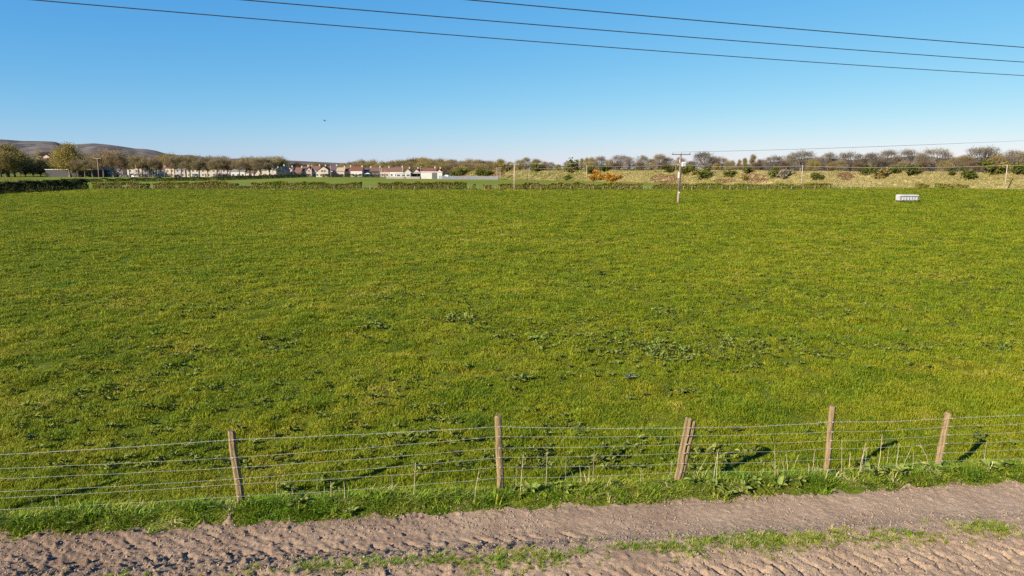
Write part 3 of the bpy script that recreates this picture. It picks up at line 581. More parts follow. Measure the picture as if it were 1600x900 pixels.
mEmb, nt, b = newmat('dry_embankment'); geo = N(nt, 'ShaderNodeNewGeometry'); pos = geo.outputs['Position']
c = ramp(nt, noise(nt, pos, 0.25, 6, 0.7), [(0.3, (0.12, 0.11, 0.035)), (0.5, (0.25, 0.20, 0.085)), (0.7, (0.34, 0.265, 0.13))])
nt.links.new(c, b.inputs['Base Color']); b.inputs['Roughness'].default_value = 0.95; b.inputs['Specular IOR Level'].default_value = 0.05
ss_ = np.arange(0, ELEN, 0.8); ww_ = np.concatenate([[-0.5], np.arange(0, 13, 0.5), np.arange(14, 100, 4.0)])
S, Wd = np.meshgrid(ss_, ww_); x, y = eb_at(S, Wd); z = eb_z(S, Wd); z[0] = -0.3
idx = np.arange(S.size).reshape(S.shape)
o = link(bpy.data.objects.new('embankment', ndmesh('embankment', np.stack([x, y, z], -1).reshape(-1, 3), quads(idx)[:, ::-1], mEmb, True)))
tag(o, 'long embankment of dry straw-coloured grass', 'embankment', kind='structure')
def eb_px(px, up=None, py=None):
    """embankment point seen at an image column: slope position by fraction up, or by image row"""
    s = np.linspace(0, ELEN, 700); w = EW * (up if up is not None else 0.5); x, y = eb_at(s, w); cols = 800 + F_PX * x / (y * math.cos(PITCH) + CAM_H * math.sin(PITCH)); i = int(np.argmin(np.abs(cols - px)))
    if py is not None:
        best = None
        for u_ in np.linspace(0, 1.1, 45):
            xx, yy = eb_at(s[i], EW * u_); zz = float(eb_z(s[i], EW * u_)); r = 450 + F_PX * math.tan(math.atan2(CAM_H - zz, yy) - PITCH)
            if best is None or abs(r - py) < best[0]: best = (abs(r - py), u_)
        return eb_px(px, best[1])
    return float(x[i]), float(y[i]), float(eb_z(s[i], w)), s[i], w
mTuss, nt, b = newmat('straw_tussock'); at = N(nt, 'ShaderNodeAttribute', attribute_type='INSTANCER', attribute_name='tint')
nt.links.new(ramp(nt, at.outputs['Fac'], [(0, (0.16, 0.18, 0.035)), (0.25, (0.31, 0.27, 0.085)), (0.55, (0.42, 0.335, 0.14)), (0.74, (0.48, 0.385, 0.18)), (0.80, (0.27, 0.155, 0.085)), (1.0, (0.21, 0.115, 0.065))]), b.inputs['Base Color']); b.inputs['Roughness'].default_value = 0.9; b.inputs['Specular IOR Level'].default_value = 0.1
TUSS = [tuft(600 + i, 26, 0.38, 0.62, 0.06, mTuss, 1.2) for i in range(5)]
n = 70000; s = rng.uniform(0, ELEN, n); w = rng.uniform(0.0, 13, n) ; x, y = eb_at(s, w); z = eb_z(s, w)
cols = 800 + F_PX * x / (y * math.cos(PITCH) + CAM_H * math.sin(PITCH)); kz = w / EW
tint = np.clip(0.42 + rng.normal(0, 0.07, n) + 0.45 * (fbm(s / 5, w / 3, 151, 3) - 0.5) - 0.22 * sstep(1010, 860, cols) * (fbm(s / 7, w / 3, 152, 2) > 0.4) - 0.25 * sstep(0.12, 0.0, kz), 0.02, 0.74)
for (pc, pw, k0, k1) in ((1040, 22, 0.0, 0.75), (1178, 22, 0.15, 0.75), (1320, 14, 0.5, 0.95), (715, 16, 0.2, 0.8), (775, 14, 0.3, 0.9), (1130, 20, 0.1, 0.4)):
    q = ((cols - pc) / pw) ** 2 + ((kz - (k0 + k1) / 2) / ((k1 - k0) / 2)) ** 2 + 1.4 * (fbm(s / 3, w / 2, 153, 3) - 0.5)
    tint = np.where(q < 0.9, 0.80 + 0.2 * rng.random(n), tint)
sc_ = rng.uniform(0.3, 0.6, n)
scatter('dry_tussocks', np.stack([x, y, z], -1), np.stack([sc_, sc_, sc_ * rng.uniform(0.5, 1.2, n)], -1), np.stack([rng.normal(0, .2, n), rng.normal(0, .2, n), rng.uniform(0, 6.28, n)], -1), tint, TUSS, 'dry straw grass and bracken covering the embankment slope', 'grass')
n = 5000; t = rng.random(n); px = 1300 + 620 * t; D_ = np.interp(px, [1300, 1600, 1950], [204, 179, 166]) + rng.uniform(-3.5, 1.5, n); x = (px - 800) / F_PX * (D_ * math.cos(PITCH) + 0.9)
sc_ = rng.uniform(0.4, 0.9, n)
scatter('rough_margin_grass', np.stack([x, D_, 0 * x], -1), np.stack([sc_, sc_, sc_], -1), np.stack([0 * x, 0 * x, rng.uniform(0, 6.28, n)], -1), np.clip(rng.normal(0.22, 0.16, n), 0, 0.7), TUSS, 'rough long grass along the foot of the embankment', 'grass')

# ------------------------------------------------------------------ trees and shrubs
mTwig = leaf_mat('bare_twigs', (0.18, 0.134, 0.084), (0.235, 0.174, 0.106), (0.28, 0.21, 0.125), 0.15)
mTwigGrey = leaf_mat('grey_twigs', (0.17, 0.135, 0.095), (0.21, 0.17, 0.12), (0.25, 0.205, 0.145), 0.15)
mTwigBrown = leaf_mat('red_brown_twigs', (0.11, 0.072, 0.045), (0.145, 0.094, 0.056), (0.18, 0.12, 0.068), 0.15)
mOlive = leaf_mat('budding_olive_leaf', (0.20, 0.165, 0.030), (0.26, 0.20, 0.048), (0.30, 0.22, 0.07), 0.2)
mYellow = leaf_mat('willow_yellow_leaf', (0.21, 0.18, 0.025), (0.27, 0.22, 0.035), (0.31, 0.235, 0.05), 0.2)
mGreen = leaf_mat('shrub_green_leaf', (0.060, 0.072, 0.010), (0.095, 0.100, 0.015), (0.13, 0.12, 0.025), 0.5)
mEver = leaf_mat('evergreen_leaf', (0.012, 0.022, 0.010), (0.02, 0.03, 0.013), (0.03, 0.04, 0.016), 0.3)
mGorse = leaf_mat('gorse_leaf', (0.06, 0.065, 0.012), (0.09, 0.085, 0.018), (0.12, 0.10, 0.025), 0.8)
mFlower = pmat('gorse_flower', (0.52, 0.22, 0.010), (0.40, 0.14, 0.008), 3, 0.7, 0.2)
def tree_proto(seed, H=10.0, R=4.0, ztr=0.22, shape='dome', nclump=34, ntwig=1500, nleaf=0, tw=0.045, leafsize=0.2):
    """trunk-and-limbs mesh data plus crown mesh data (twigs, leaves), unit tree standing at the origin"""
    r_ = np.random.default_rng(seed); base = H * ztr; cen = np.array([0, 0, base + (H - base) * 0.46])
    ax = np.array([R, R, (H - base) * 0.54])
    d = r_.normal(size=(nclump, 3)); d /= np.linalg.norm(d, axis=1)[:, None]; d[:, 2] = np.where(d[:, 2] < -0.7, -d[:, 2], d[:, 2])
    rad = r_.uniform(0.45, 0.92, nclump) ** 0.7
    C = cen + d * ax * rad[:, None]
    if shape == 'upright': C[:, :2] *= (0.35 + 0.65 * np.clip((H - C[:, 2]) / (H * 0.7), 0, 1))[:, None]
    wood = MB(); lean = r_.normal(0, 0.03 * H, 2)
    top = np.array([lean[0], lean[1], base * 1.25]); r0 = 0.035 * H
    wood.tube([(0, 0, -0.3), tuple(top * 0.5), tuple(top)], [r0, r0 * 0.85, r0 * 0.75], 7, False)
    if shape == 'upright': wood.tube([tuple(top), (lean[0] * 1.5, lean[1] * 1.5, H * 0.9)], [r0 * 0.75, r0 * 0.1], 5, False)
    for c in C:
        mid = top * 0.55 + c * 0.45 + np.array([0, 0, 0.06 * H]) * r_.normal(); st = top * (1 if shape != 'upright' else 1) + (np.array([0, 0, 1]) * max(0, (c[2] - top[2]) * 0.5) if shape == 'upright' else 0)
        wood.tube([tuple(st * (0.9 + 0.1 * r_.random())), tuple(mid), tuple(c)], [r0 * 0.42, r0 * 0.25, r0 * 0.08], 5, False)
    k = r_.integers(0, nclump, ntwig); sp = ax.mean() * 0.26
    P0 = C[k] + r_.normal(size=(ntwig, 3)) * sp * 0.55 * [1, 1, 0.8]
    out = P0 - np.array([0, 0, base * 0.9]); out /= np.linalg.norm(out, axis=1)[:, None]
    if shape == 'upright': out = out * 0.4 + np.array([0, 0, 0.8])
    dr = out + r_.normal(size=(ntwig, 3)) * 0.45; dr /= np.linalg.norm(dr, axis=1)[:, None]
    L = H * 0.10 * r_.uniform(0.5, 1.4, ntwig); sd = np.cross(dr, r_.normal(size=(ntwig, 3))); sd /= np.linalg.norm(sd, axis=1)[:, None]; sd *= (tw * r_.uniform(0.6, 1.4, ntwig))[:, None]
    V = np.stack([P0 - sd, P0 + sd, P0 + dr * L[:, None]], 1).reshape(-1, 3); Fc = np.arange(3 * ntwig).reshape(-1, 3)
    lp = None
    if nleaf:
        k = r_.integers(0, nclump, nleaf); lp = C[k] + r_.normal(size=(nleaf, 3)) * sp * [0.75, 0.75, 0.6]
    return wood, V, Fc, lp, r_
PROTO = {}
def proto(key, seeds, mt, ml, **kw):
    PROTO[key] = []
    lsz = kw.pop('leaf', 0.2)
    for sd in seeds:
        wood, V, Fc, lp, r_ = tree_proto(sd, **kw); tm = wood.mesh('trunk', mBark); cm = ndmesh('crown', V, Fc, mt)
        lm = leafcloud('leaves', lp, lsz, ml, r_) if lp is not None else None
        PROTO[key].append((tm, cm, lm))
proto('bare', range(700, 705), mTwigGrey, None, R=5.0, ntwig=3400, nclump=52, tw=0.05, ztr=0.18)
proto('brown', range(710, 714), mTwig, mOlive, R=4.8, ntwig=3600, nleaf=1800, leaf=0.13, nclump=44, ztr=0.12)
proto('red', range(715, 718), mTwigBrown, mOlive, R=4.8, ntwig=4000, nleaf=900, leaf=0.13, nclump=44, ztr=0.08, tw=0.055)
proto('olive', range(720, 725), mTwig, mOlive, R=5.0, ntwig=1800, nleaf=8000, leaf=0.15, nclump=44, ztr=0.10)
proto('willow', range(730, 733), mTwig, mYellow, R=3.6, ntwig=1500, nleaf=8000, nclump=44, shape='upright', ztr=0.12, leaf=0.13)
proto('poplar', range(735, 737), mTwig, mOlive, R=2.0, ntwig=800, nleaf=1500, shape='upright', ztr=0.1, leaf=0.2)
proto('ever', range(740, 742), mEver, mEver, R=2.2, ntwig=600, nleaf=3000, shape='upright', ztr=0.05, leaf=0.25)
def crown_look(k): return {'bare': 'bare grey twiggy tree', 'brown': 'brown half-budded tree', 'red': 'reddish brown bare tree', 'olive': 'round olive budding tree', 'street': 'brown street tree', 'willow': 'yellow-green willow tree', 'poplar': 'slim upright green tree', 'ever': 'dark pointed evergreen tree'}[k]
TREES = []
def tree(key, x, y, z, H, wide=1.0, row='', name='tree'):
    p = PROTO[key][random.randrange(len(PROTO[key]))]; k = H / 10.0; a = random.uniform(0, 6.28)
    root = empty(name, (x, y, z), a); root.scale = (k * wide, k * wide, k)
    link(bpy.data.objects.new('trunk', p[0]), root); c = link(bpy.data.objects.new('crown', p[1]), root)
    if p[2]: link(bpy.data.objects.new('leaves', p[2]), c)
    TREES.append((row, 800 + F_PX * x / zc(y), key, root)); return root
ORD = ['first', 'second', 'third', 'fourth', 'fifth', 'sixth', 'seventh', 'eighth', 'ninth', 'tenth', 'eleventh', 'twelfth', 'thirteenth', 'fourteenth', 'fifteenth']
# right-hand row on top of the embankment: column, image row of the crown top, kind, width
RIGHT = [(765, 252, 'brown', 1.1), (782, 249, 'olive', 1.2), (797, 253, 'olive', 1.0), (812, 250, 'olive', 1.0), (822, 246.5, 'brown', 1.1), (838, 249, 'olive', 1.3), (852, 253, 'olive', 1.1), (861, 254, 'bare', .8), (872, 257, 'olive', 1.0), (886, 253, 'brown', 1.1), (902, 249, 'poplar', 1.1), (909, 247, 'poplar', 1.3), (917, 246, 'poplar', 1.6), (925, 247, 'olive', 1.0),
         (938, 245, 'bare', 1.2), (952, 250, 'brown', 1.0), (968, 242.5, 'bare', 1.6), (983, 246, 'bare', 1.0), (1003, 244, 'bare', 1.2), (1017, 248, 'brown', 1.0), (1029, 241.5, 'brown', 1.3), (1044, 246, 'bare', 1.0), (1062, 247, 'olive', 1.1), (1078, 252, 'brown', 1.0), (1100, 239.5, 'bare', 2.0), (1113, 246, 'brown', 1.0), (1127, 246, 'bare', 1.1), (1141, 251, 'olive', .9), (1155, 249, 'poplar', 1.0), (1163, 246, 'poplar', 1.0), (1176, 241, 'poplar', 1.4), (1188, 249, 'brown', 1.0),
         (1208, 244, 'bare', 1.4), (1232, 243, 'bare', 1.2), (1250, 236.5, 'bare', 1.7), (1270, 250, 'olive', 1.0), (1293, 240.5, 'bare', 1.7), (1312, 250, 'brown', 1.0), (1328, 238.5, 'bare', 1.8), (1345, 248, 'brown', 1.0), (1360, 241, 'bare', 1.4), (1382, 235, 'bare', 1.7), (1398, 245, 'brown', 1.0), (1420, 234, 'bare', 1.5), (1440, 242, 'bare', 1.2), (1462, 232.5, 'bare', 1.6), (1490, 246, 'brown', 1.1), (1508, 243, 'brown', 1.0), (1532, 231.5, 'bare', 2.0), (1555, 243, 'olive', 1.1), (1582, 236, 'bare', 1.3), (1600, 238, 'olive', 1.3), (1640, 232, 'bare', 1.7), (1690, 230, 'bare', 1.7),
         (1300, 253, 'olive', 1.2), (1475, 252, 'olive', 1.2), (1410, 252, 'brown', 1.2), (1225, 253, 'red', 1.2), (1340, 254, 'red', 1.2), (1520, 252, 'red', 1.3), (960, 255, 'red', 1.3), (1000, 254, 'red', 1.2), (1180, 255, 'red', 1.2), (1440, 251, 'red', 1.2), (1565, 250, 'red', 1.3), (895, 257, 'red', 1.2), (850, 257, 'red', 1.2), (1120, 255, 'olive', 1.2)]
for px, top, key, wd in RIGHT:
    x0, y0, z0, s0, _ = eb_px(px, 1.0); off = random.uniform(8, 26) if top < 250 else random.uniform(4, 12); x, y = eb_at(s0, EW + off); y = float(y); x = xat(px, y, ETOP); z = ETOP - 0.35; H = zat(top, y) - z
    tree(key, x, y, z, H, max(0.9, wd * 0.80) * (1.0 if H > 6 else 1.15), 'on the embankment')
# dense wood behind the middle houses
for row, (D_, n_, t0) in enumerate(((470, 24, 9), (500, 22, 5), (535, 18, 0))):
    for i in range(n_):
        px = 535 + 245 * (i + random.uniform(0.2, 0.8)) / n_; top = np.interp(px, [535, 555, 580, 600, 640, 664, 690, 720, 750, 780], [256, 251, 250, 254, 249, 246, 249.5, 251, 249, 252]) + t0 + random.uniform(-1.0, 2.0)
        D2 = D_ + random.uniform(-10, 10); H = zat(top, D2); tree(random.choice(['olive', 'olive', 'olive', 'brown', 'red']), xat(px, D2), D2, 0, H, random.uniform(1.1, 1.45), 'in the wood')
for px, top, key, wd, D_ in [(505, 255, 'red', 1, 520), (514, 256, 'bare', 1, 520), (492, 254, 'olive', 1, 520), (478, 257, 'red', 1, 520), (465, 254, 'red', 1.2, 520), (524, 258, 'brown', 1, 510), (535, 259, 'olive', 1, 505), (442, 252, 'ever', 1.0, 500), (434, 246, 'olive', 1.2, 510), (420, 248, 'brown', 1.3, 500), (405, 249, 'olive', 1.3, 480), (395, 245, 'bare', 1.2, 540), (385, 249, 'olive', 1.3, 480),
                             (372, 249, 'brown', 1.2, 490), (360, 250, 'olive', 1.1, 470), (350, 247, 'red', 1.2, 520), (338, 249, 'brown', 1.1, 500), (325, 247, 'red', 1.2, 520), (312, 244, 'bare', 1.2, 540), (300, 243.5, 'willow', 1.3, 500), (288, 246, 'brown', 1.2, 500), (275, 247, 'brown', 1.2, 500), (265, 242, 'olive', 1.2, 480), (250, 247, 'red', 1.2, 520), (240, 249, 'brown', 1.1, 490), (228, 246, 'red', 1.2, 520), (215, 243, 'olive', 1.2, 480),
                             (205, 247, 'brown', 1.1, 500), (195, 243, 'brown', 1.2, 480), (184, 243, 'brown', 1.1, 480), (172, 235, 'brown', 1.5, 480), (160, 246, 'red', 1.1, 500), (150, 245, 'brown', 1.2, 500), (138, 246, 'red', 1.2, 500), (126, 245, 'brown', 1.1, 490), (110, 224.5, 'willow', 1.5, 440), (98, 246, 'olive', 1.2, 470), (88, 250, 'brown', 1.2, 480), (76, 248, 'red', 1.2, 500), (64, 249, 'olive', 1.2, 470), (52, 247, 'brown', 1.2, 480), (40, 252, 'olive', 1.2, 470), (33, 247, 'brown', 1.1, 490), (24, 236, 'olive', 1.2, 470),
                             (12, 226, 'willow', 2.0, 450), (2, 238, 'olive', 1.4, 440), (-14, 236, 'brown', 1.4, 450), (-34, 240, 'olive', 1.4, 450), (-60, 238, 'brown', 1.4, 450), (408, 246, 'bare', 1.1, 560), (428, 244.5, 'bare', 1.2, 560), (330, 244, 'bare', 1.1, 560), (348, 244, 'bare', 1.2, 570), (445, 250, 'bare', 1, 560)]:
    tree(key, xat(px, D_), D_, 0, zat(top, D_), wd, 'behind the left houses')
proto('street', range(745, 749), mTwig, mOlive, R=4.4, ntwig=3600, nleaf=1600, leaf=0.13, nclump=44, ztr=0.36)
for px, top, key in [(122, 247, 'street'), (133, 249, 'street'), (145, 246, 'street'), (162, 245, 'street'), (178, 240, 'street'), (190, 245, 'street'), (203, 248, 'street'), (217, 245, 'street'), (233, 247, 'street'), (245, 249, 'street'), (268, 246, 'street'), (284, 246, 'street'), (297, 245, 'street'), (311, 250, 'street'), (325, 252, 'street'), (340, 251, 'street'), (356, 250, 'street'), (374, 250, 'street'), (391, 250, 'street'), (407, 251, 'street'), (422, 249, 'street')]:
    D_ = random.uniform(428, 437); tree(key, xat(px, D_), D_, 0, zat(top + random.uniform(-3.5, 3.0), D_), random.uniform(0.7, 1.25), 'before the left houses')
# trees and shrubs on the slope
def shrub(px, py, rp, key, label, flat=1.0):
    x, y, z, _, _ = eb_px(px, py=py + rp * 0.75); H = 2 * rp * y / F_PX * 1.05; k = H
    r_ = np.random.default_rng(int(px * 7 + py)); n_ = 420; c = r_.normal(size=(9, 3)) * [0.26, 0.26, 0.18] + [0, 0, 0.5]; p = c[r_.integers(0, 9, n_)] + r_.normal(size=(n_, 3)) * [0.13, 0.13, 0.13]; p[:, 2] = np.abs(p[:, 2])
    root = empty('shrub', (x, y, z - 0.05)); tag(root, label, 'shrub', 'shrubs on the embankment')
    o = link(bpy.data.objects.new('foliage', leafcloud('foliage', p * k, 0.085 * k + 0.04, key, r_)), root)
    m = MB()
    for q in range(5): m.tube([(0, 0, -0.1), tuple(c[q] * k * 0.6), tuple(c[q] * k)], [0.05, 0.035, 0.015], 4, False)
    m.build('stem', mBark, root); root.scale = (flat, 1, 1)
for px, py, rp, mt, lab in [(1045, 265, 6, mGreen, 'green shrub at the slope top left of the transformer pole'), (1072, 266.5, 8, mGreen, 'large green shrub at the slope top right of the transformer pole'), (1085, 270, 3.5, mOlive, 'small low olive shrub right of the transformer pole'), (1098, 274, 8, mGreen, 'dark wide shrub halfway down the slope, above the gappy hedge'),
                            (1143, 271, 6, mGreen, 'upright shrub on the bracken slope, second right of transformer pole'), (1164, 267, 6, mGreen, 'round green shrub on the skyline above the bracken'), (1163, 279, 4, mOlive, 'small brownish shrub low on the bracken slope'), (1211, 273, 7.5, mGreen, 'narrow dark shrub beside the pale bare shrub'), (1224, 273.5, 7, mTwigGrey, 'pale bare spreading shrub on the slope'), (1271, 278, 6, mGreen, 'green shrub touching the pole shadow on the slope'),
                            (1350, 269, 8, mGreen, 'bright green shrub left of the white feeder skyline'), (1378, 272, 7, mOlive, 'olive shrub on the slope above and left of the feeder'), (1400, 266, 7, mGreen, 'green shrub on the slope top above the feeder'), (1427, 267, 8, mGreen, 'wide green shrub on the slope top right of the feeder'), (1486, 271, 4, mGreen, 'small green shrub midway between the feeder and stump pole'), (1511, 272, 9, mGreen, 'large green shrub reaching halfway down the slope'),
                            (1548, 265, 11, mGreen, 'broad dark green bush left of the rightmost pole'), (1565, 263, 8, mOlive, 'olive bush behind the rightmost pole'), (1590, 267, 9, mGreen, 'green bush right of the rightmost pole'), (887, 278, 3.5, mGreen, 'small green bush low on the slope left of the gorse'), (893, 264, 8, mGreen, 'green bush on the skyline left of the gorse'), (921, 269, 5, mGreen, 'dark green shrub just above the gorse'), (840, 265, 6, mGreen, 'green shrub at the slope top right of brown pole'),
                            (944, 264, 6, mGreen, 'green bush on the skyline above the gorse'), (752, 270, 6, mGreen, 'dark shrub on the slope left of the triple pole'), (725, 268, 6, mGreen, 'round green tree-like shrub above the palisade'), (762, 272, 6, mGreen, 'shrub beside the palisade end'), (702, 268, 7, mGreen, 'large dark bush right of the grey gable'), (788, 264, 6, mOlive, 'olive bush right of the triple pole')]:
    shrub(px, py, rp, mt, lab, 1.25)
for i, (px, py, rp, lab) in enumerate([(926, 278.5, 6, 'orange gorse bush, leftmost of the blazing cluster'), (937, 276, 5, 'orange gorse bush, second of the cluster'), (948, 276, 7, 'tallest orange gorse bush, middle of the cluster'), (955, 279.5, 6, 'yellow-orange gorse bush low on the slope'), (963, 277, 5, 'orange gorse bush, rightmost of the cluster'), (933, 270, 4, 'dull orange gorse bush above the cluster')]):
    x, y, z, _, _ = eb_px(px, py=py + rp * 0.8); k = 2 * rp * y / F_PX; r_ = np.random.default_rng(900 + i); c = r_.normal(size=(10, 3)) * [0.34, 0.26, 0.16] + [0, 0, 0.45]
    root = empty('gorse_bush', (x, y, z - 0.05)); tag(root, lab, 'gorse', 'gorse on the embankment')
    p = c[r_.integers(0, 10, 420)] + r_.normal(size=(420, 3)) * 0.13; p[:, 2] = np.abs(p[:, 2]); link(bpy.data.objects.new('foliage', leafcloud('foliage', p * k, 0.22, mGorse, r_)), root)
    p = c[r_.integers(0, 10, 420)] + r_.normal(size=(420, 3)) * 0.16; p[:, 2] = np.abs(p[:, 2]) + 0.03; link(bpy.data.objects.new('flowers', leafcloud('flowers', p * k, 0.17, mFlower, r_)), root)
    m = MB()
    for q in range(5): m.tube([(0, 0, -0.1), tuple(c[q] * k)], [0.05, 0.015], 4, False)
    m.build('stem', mBark, root)
# scrub under the embankment trees
for i, (pa, pb, lab) in enumerate([(755, 905, 'brown scrub thicket under the trees from triple pole to gorse'), (905, 1050, 'brown scrub thicket along the skyline above the gorse'), (1050, 1210, 'brown scrub thicket on the skyline right of the transformer pole'), (1210, 1370, 'brown scrub thicket on the skyline right of the pale bare shrub'), (1370, 1530, 'brown scrub thicket on the skyline above the white feeder'), (1530, 1720, 'brown scrub thicket at the right end of the skyline')]):
    s0 = eb_px(pa, 1.0)[3]; s1 = eb_px(pb, 1.0)[3]; A = eb_at(s0, EW + 14); B = eb_at(s1, EW + 14)
    hedge(float(A[0]), float(A[1]), float(B[0]), float(B[1]), 2.9, 4.0, [mTwig, mTwigBrown][i % 2], lab, 540 + i, 75, 'scrub thickets on the embankment'); o = bpy.data.objects[[q.name for q in COL.objects if q.get('label') == lab][0]]; o.location.z = ETOP - 0.7; o.name = 'scrub_thicket'; o['category'] = 'thicket'
for i, (pa, pb, D_, h, lab) in enumerate([(-80, 130, 500, 5.5, 'brown woodland edge behind the grey shed'), (130, 330, 520, 5.5, 'brown woodland edge behind the left street'), (330, 560, 530, 5.0, 'brown woodland edge behind the cream houses'), (540, 790, 500, 5.0, 'dark undergrowth under the middle wood')]):
    hedge(xat(pa, D_), D_, xat(pb, D_), D_ + 3, h, 5, mTwigBrown, lab, 560 + i, 38, 'woodland edges'); o = [q for q in COL.objects if q.get('label') == lab][0]; o.name = 'woodland_edge'; o['category'] = 'thicket'

# ------------------------------------------------------------------ hills
def hill_mat(name, stops, scale):
    m, nt, b = newmat(name); geo = N(nt, 'ShaderNodeNewGeometry'); pos = geo.outputs['Position']
    mp = N(nt, 'ShaderNodeMapping'); mp.inputs['Scale'].default_value = (1, 0.45, 2.2); nt.links.new(pos, mp.inputs[0])
    nt.links.new(ramp(nt, noise(nt, mp.outputs[0], scale, 6, 0.62, 0.6), stops), b.inputs['Base Color']); b.inputs['Roughness'].default_value = 1; b.inputs['Specular IOR Level'].default_value = 0; return m
def ridge(name, prof, Dr, Df, mat, label, amp, seed):
    px = np.linspace(prof[0][0], prof[-1][0], 260); py = np.interp(px, [p[0] for p in prof], [p[1] for p in prof]); zr = np.array([zat(q, Dr) for q in py])
    t = np.concatenate([np.linspace(0, 1, 40), [1.08, 1.25, 1.5]]); P, T = np.meshgrid(px, t); D = Df + (Dr - Df) * T
    k = np.where(T <= 1, T ** 1.2, 1 - (T - 1) * 1.2); X = (P - 800) / F_PX * (D * math.cos(PITCH)); Z = zr[None, :] * k + amp * (fbm(X / (Dr * .05), D / (Dr * .05), seed, 5) - 0.5) * np.clip(np.minimum(T, 1 - T) * 4, 0, 1) - 1
    I = np.arange(P.size).reshape(P.shape); o = link(bpy.data.objects.new(name, ndmesh(name, np.stack([X, D, Z], -1).reshape(-1, 3), quads(I), mat, True)))
    tag(o, label, 'hill', kind='structure'); return o
mMoor = hill_mat('moorland', [(0.30, (0.034, 0.046, 0.060)), (0.42, (0.058, 0.060, 0.074)), (0.46, (0.115, 0.095, 0.088)), (0.58, (0.150, 0.122, 0.105)), (0.64, (0.075, 0.10, 0.065))], 0.0075)  # moor tones, with distance haze put into the bluish darks
mHeath = hill_mat('dark_heath', [(0.3, (0.045, 0.05, 0.045)), (0.5, (0.08, 0.07, 0.06)), (0.7, (0.12, 0.10, 0.08))], 0.006)
mRise = hill_mat('village_rise', [(0.3, (0.09, 0.08, 0.045)), (0.5, (0.14, 0.11, 0.06)), (0.7, (0.12, 0.15, 0.04))], 0.01)
ridge('moor_hills', [(-700, 222), (-300, 214), (0, 217), (15, 218), (40, 220), (75, 220.5), (90, 221), (103, 226), (128, 225), (150, 223.5), (175, 226), (190, 228), (215, 232), (230, 232.5), (245, 235), (260, 239.5), (275, 241.5), (300, 243.5), (320, 246), (345, 247.5), (400, 251), (460, 257), (520, 262)], 4600, 1600, mMoor, 'brown and purple moorland hills on the left horizon', 60, 161)
ridge('distant_hills', [(330, 252), (362, 248), (380, 247), (420, 249), (480, 252), (560, 256), (640, 262)], 9000, 6000, mMoor, 'faint far hills behind the houses', 20, 162)
ridge('heath_hill', [(1150, 258), (1215, 252), (1262, 246.5), (1300, 247), (1330, 249.5), (1390, 246), (1430, 243), (1445, 243), (1470, 247), (1520, 246), (1560, 244), (1600, 245), (1800, 243), (2100, 250)], 2600, 900, mHeath, 'low dark hill behind the trees on the right', 20, 163)
RP = [(-500, 236), (0, 240), (60, 242), (150, 245), (250, 249), (330, 254), (420, 262)]
ridge('village_rise', RP, 1000, 640, mRise, 'gently rising wooded ground behind the left street', 3, 164)
def rise_z(px, D): return zat(np.interp(px, [p[0] for p in RP], [p[1] for p in RP]), 1000) * np.clip((D - 640) / 360, 0, 1) ** 1.2 - 1
n = 420; px = rng.uniform(-260, 400, n); D_ = rng.uniform(690, 990, n); P = np.array([(xat(a, b_, 10), b_, rise_z(a, b_) - 0.4) for a, b_ in zip(px, D_)]); sc_ = rng.uniform(0.55, 0.85, n)
scatter('distant_wood', P, np.stack([sc_ * 1.3, sc_ * 1.3, sc_], -1), np.stack([0 * sc_, 0 * sc_, rng.uniform(0, 6.28, n)], -1), rng.random(n), [q[1] for k in ('red', 'brown') for q in PROTO[k]] + [q[2] for q in PROTO['olive'][:2]], 'hazy brown mass of distant woodland on the rise', 'wood')

# ------------------------------------------------------------------ houses
def plain(name, c, k=0.85): return pmat(name, c, tuple(x * k for x in c), 0.8, 0.9, 0.1)
WALL = {'cream': plain('cream_render', (0.40, 0.335, 0.26)), 'white': plain('white_render', (0.45, 0.415, 0.37)), 'grey': plain('grey_harling', (0.32, 0.275, 0.24)), 'tan': plain('tan_harling', (0.40, 0.32, 0.235)), 'pink': plain('pink_harling', (0.40, 0.31, 0.275)), 'dark': plain('dark_cladding', (0.065, 0.06, 0.062))}
ROOF = {'red': pmat('red_tiles', (0.17, 0.062, 0.046), (0.13, 0.05, 0.04), 1.5, 0.9, 0.1), 'brown': pmat('brown_tiles', (0.155, 0.080, 0.060), (0.115, 0.065, 0.05), 1.5, 0.9, 0.1), 'plum': pmat('plum_tiles', (0.11, 0.065, 0.07), (0.085, 0.055, 0.06), 1.5, 0.9, 0.1), 'tan': pmat('tan_tiles', (0.36, 0.28, 0.19), (0.28, 0.21, 0.15), 1.5, 0.9, 0.1), 'grey': pmat('grey_slates', (0.20, 0.19, 0.19), (0.15, 0.145, 0.15), 1.5, 0.8, 0.2), 'white': pmat('white_sheet_roof', (0.72, 0.70, 0.68), (0.6, 0.58, 0.56), 1, 0.6, 0.3)}
mGlass = pmat('window_glass', (0.03, 0.035, 0.045), (0.06, 0.07, 0.08), 1, 0.12, 0.5)
mDoor = pmat('door_paint', (0.12, 0.07, 0.05), (0.09, 0.05, 0.04), 2, 0.5, 0.3)
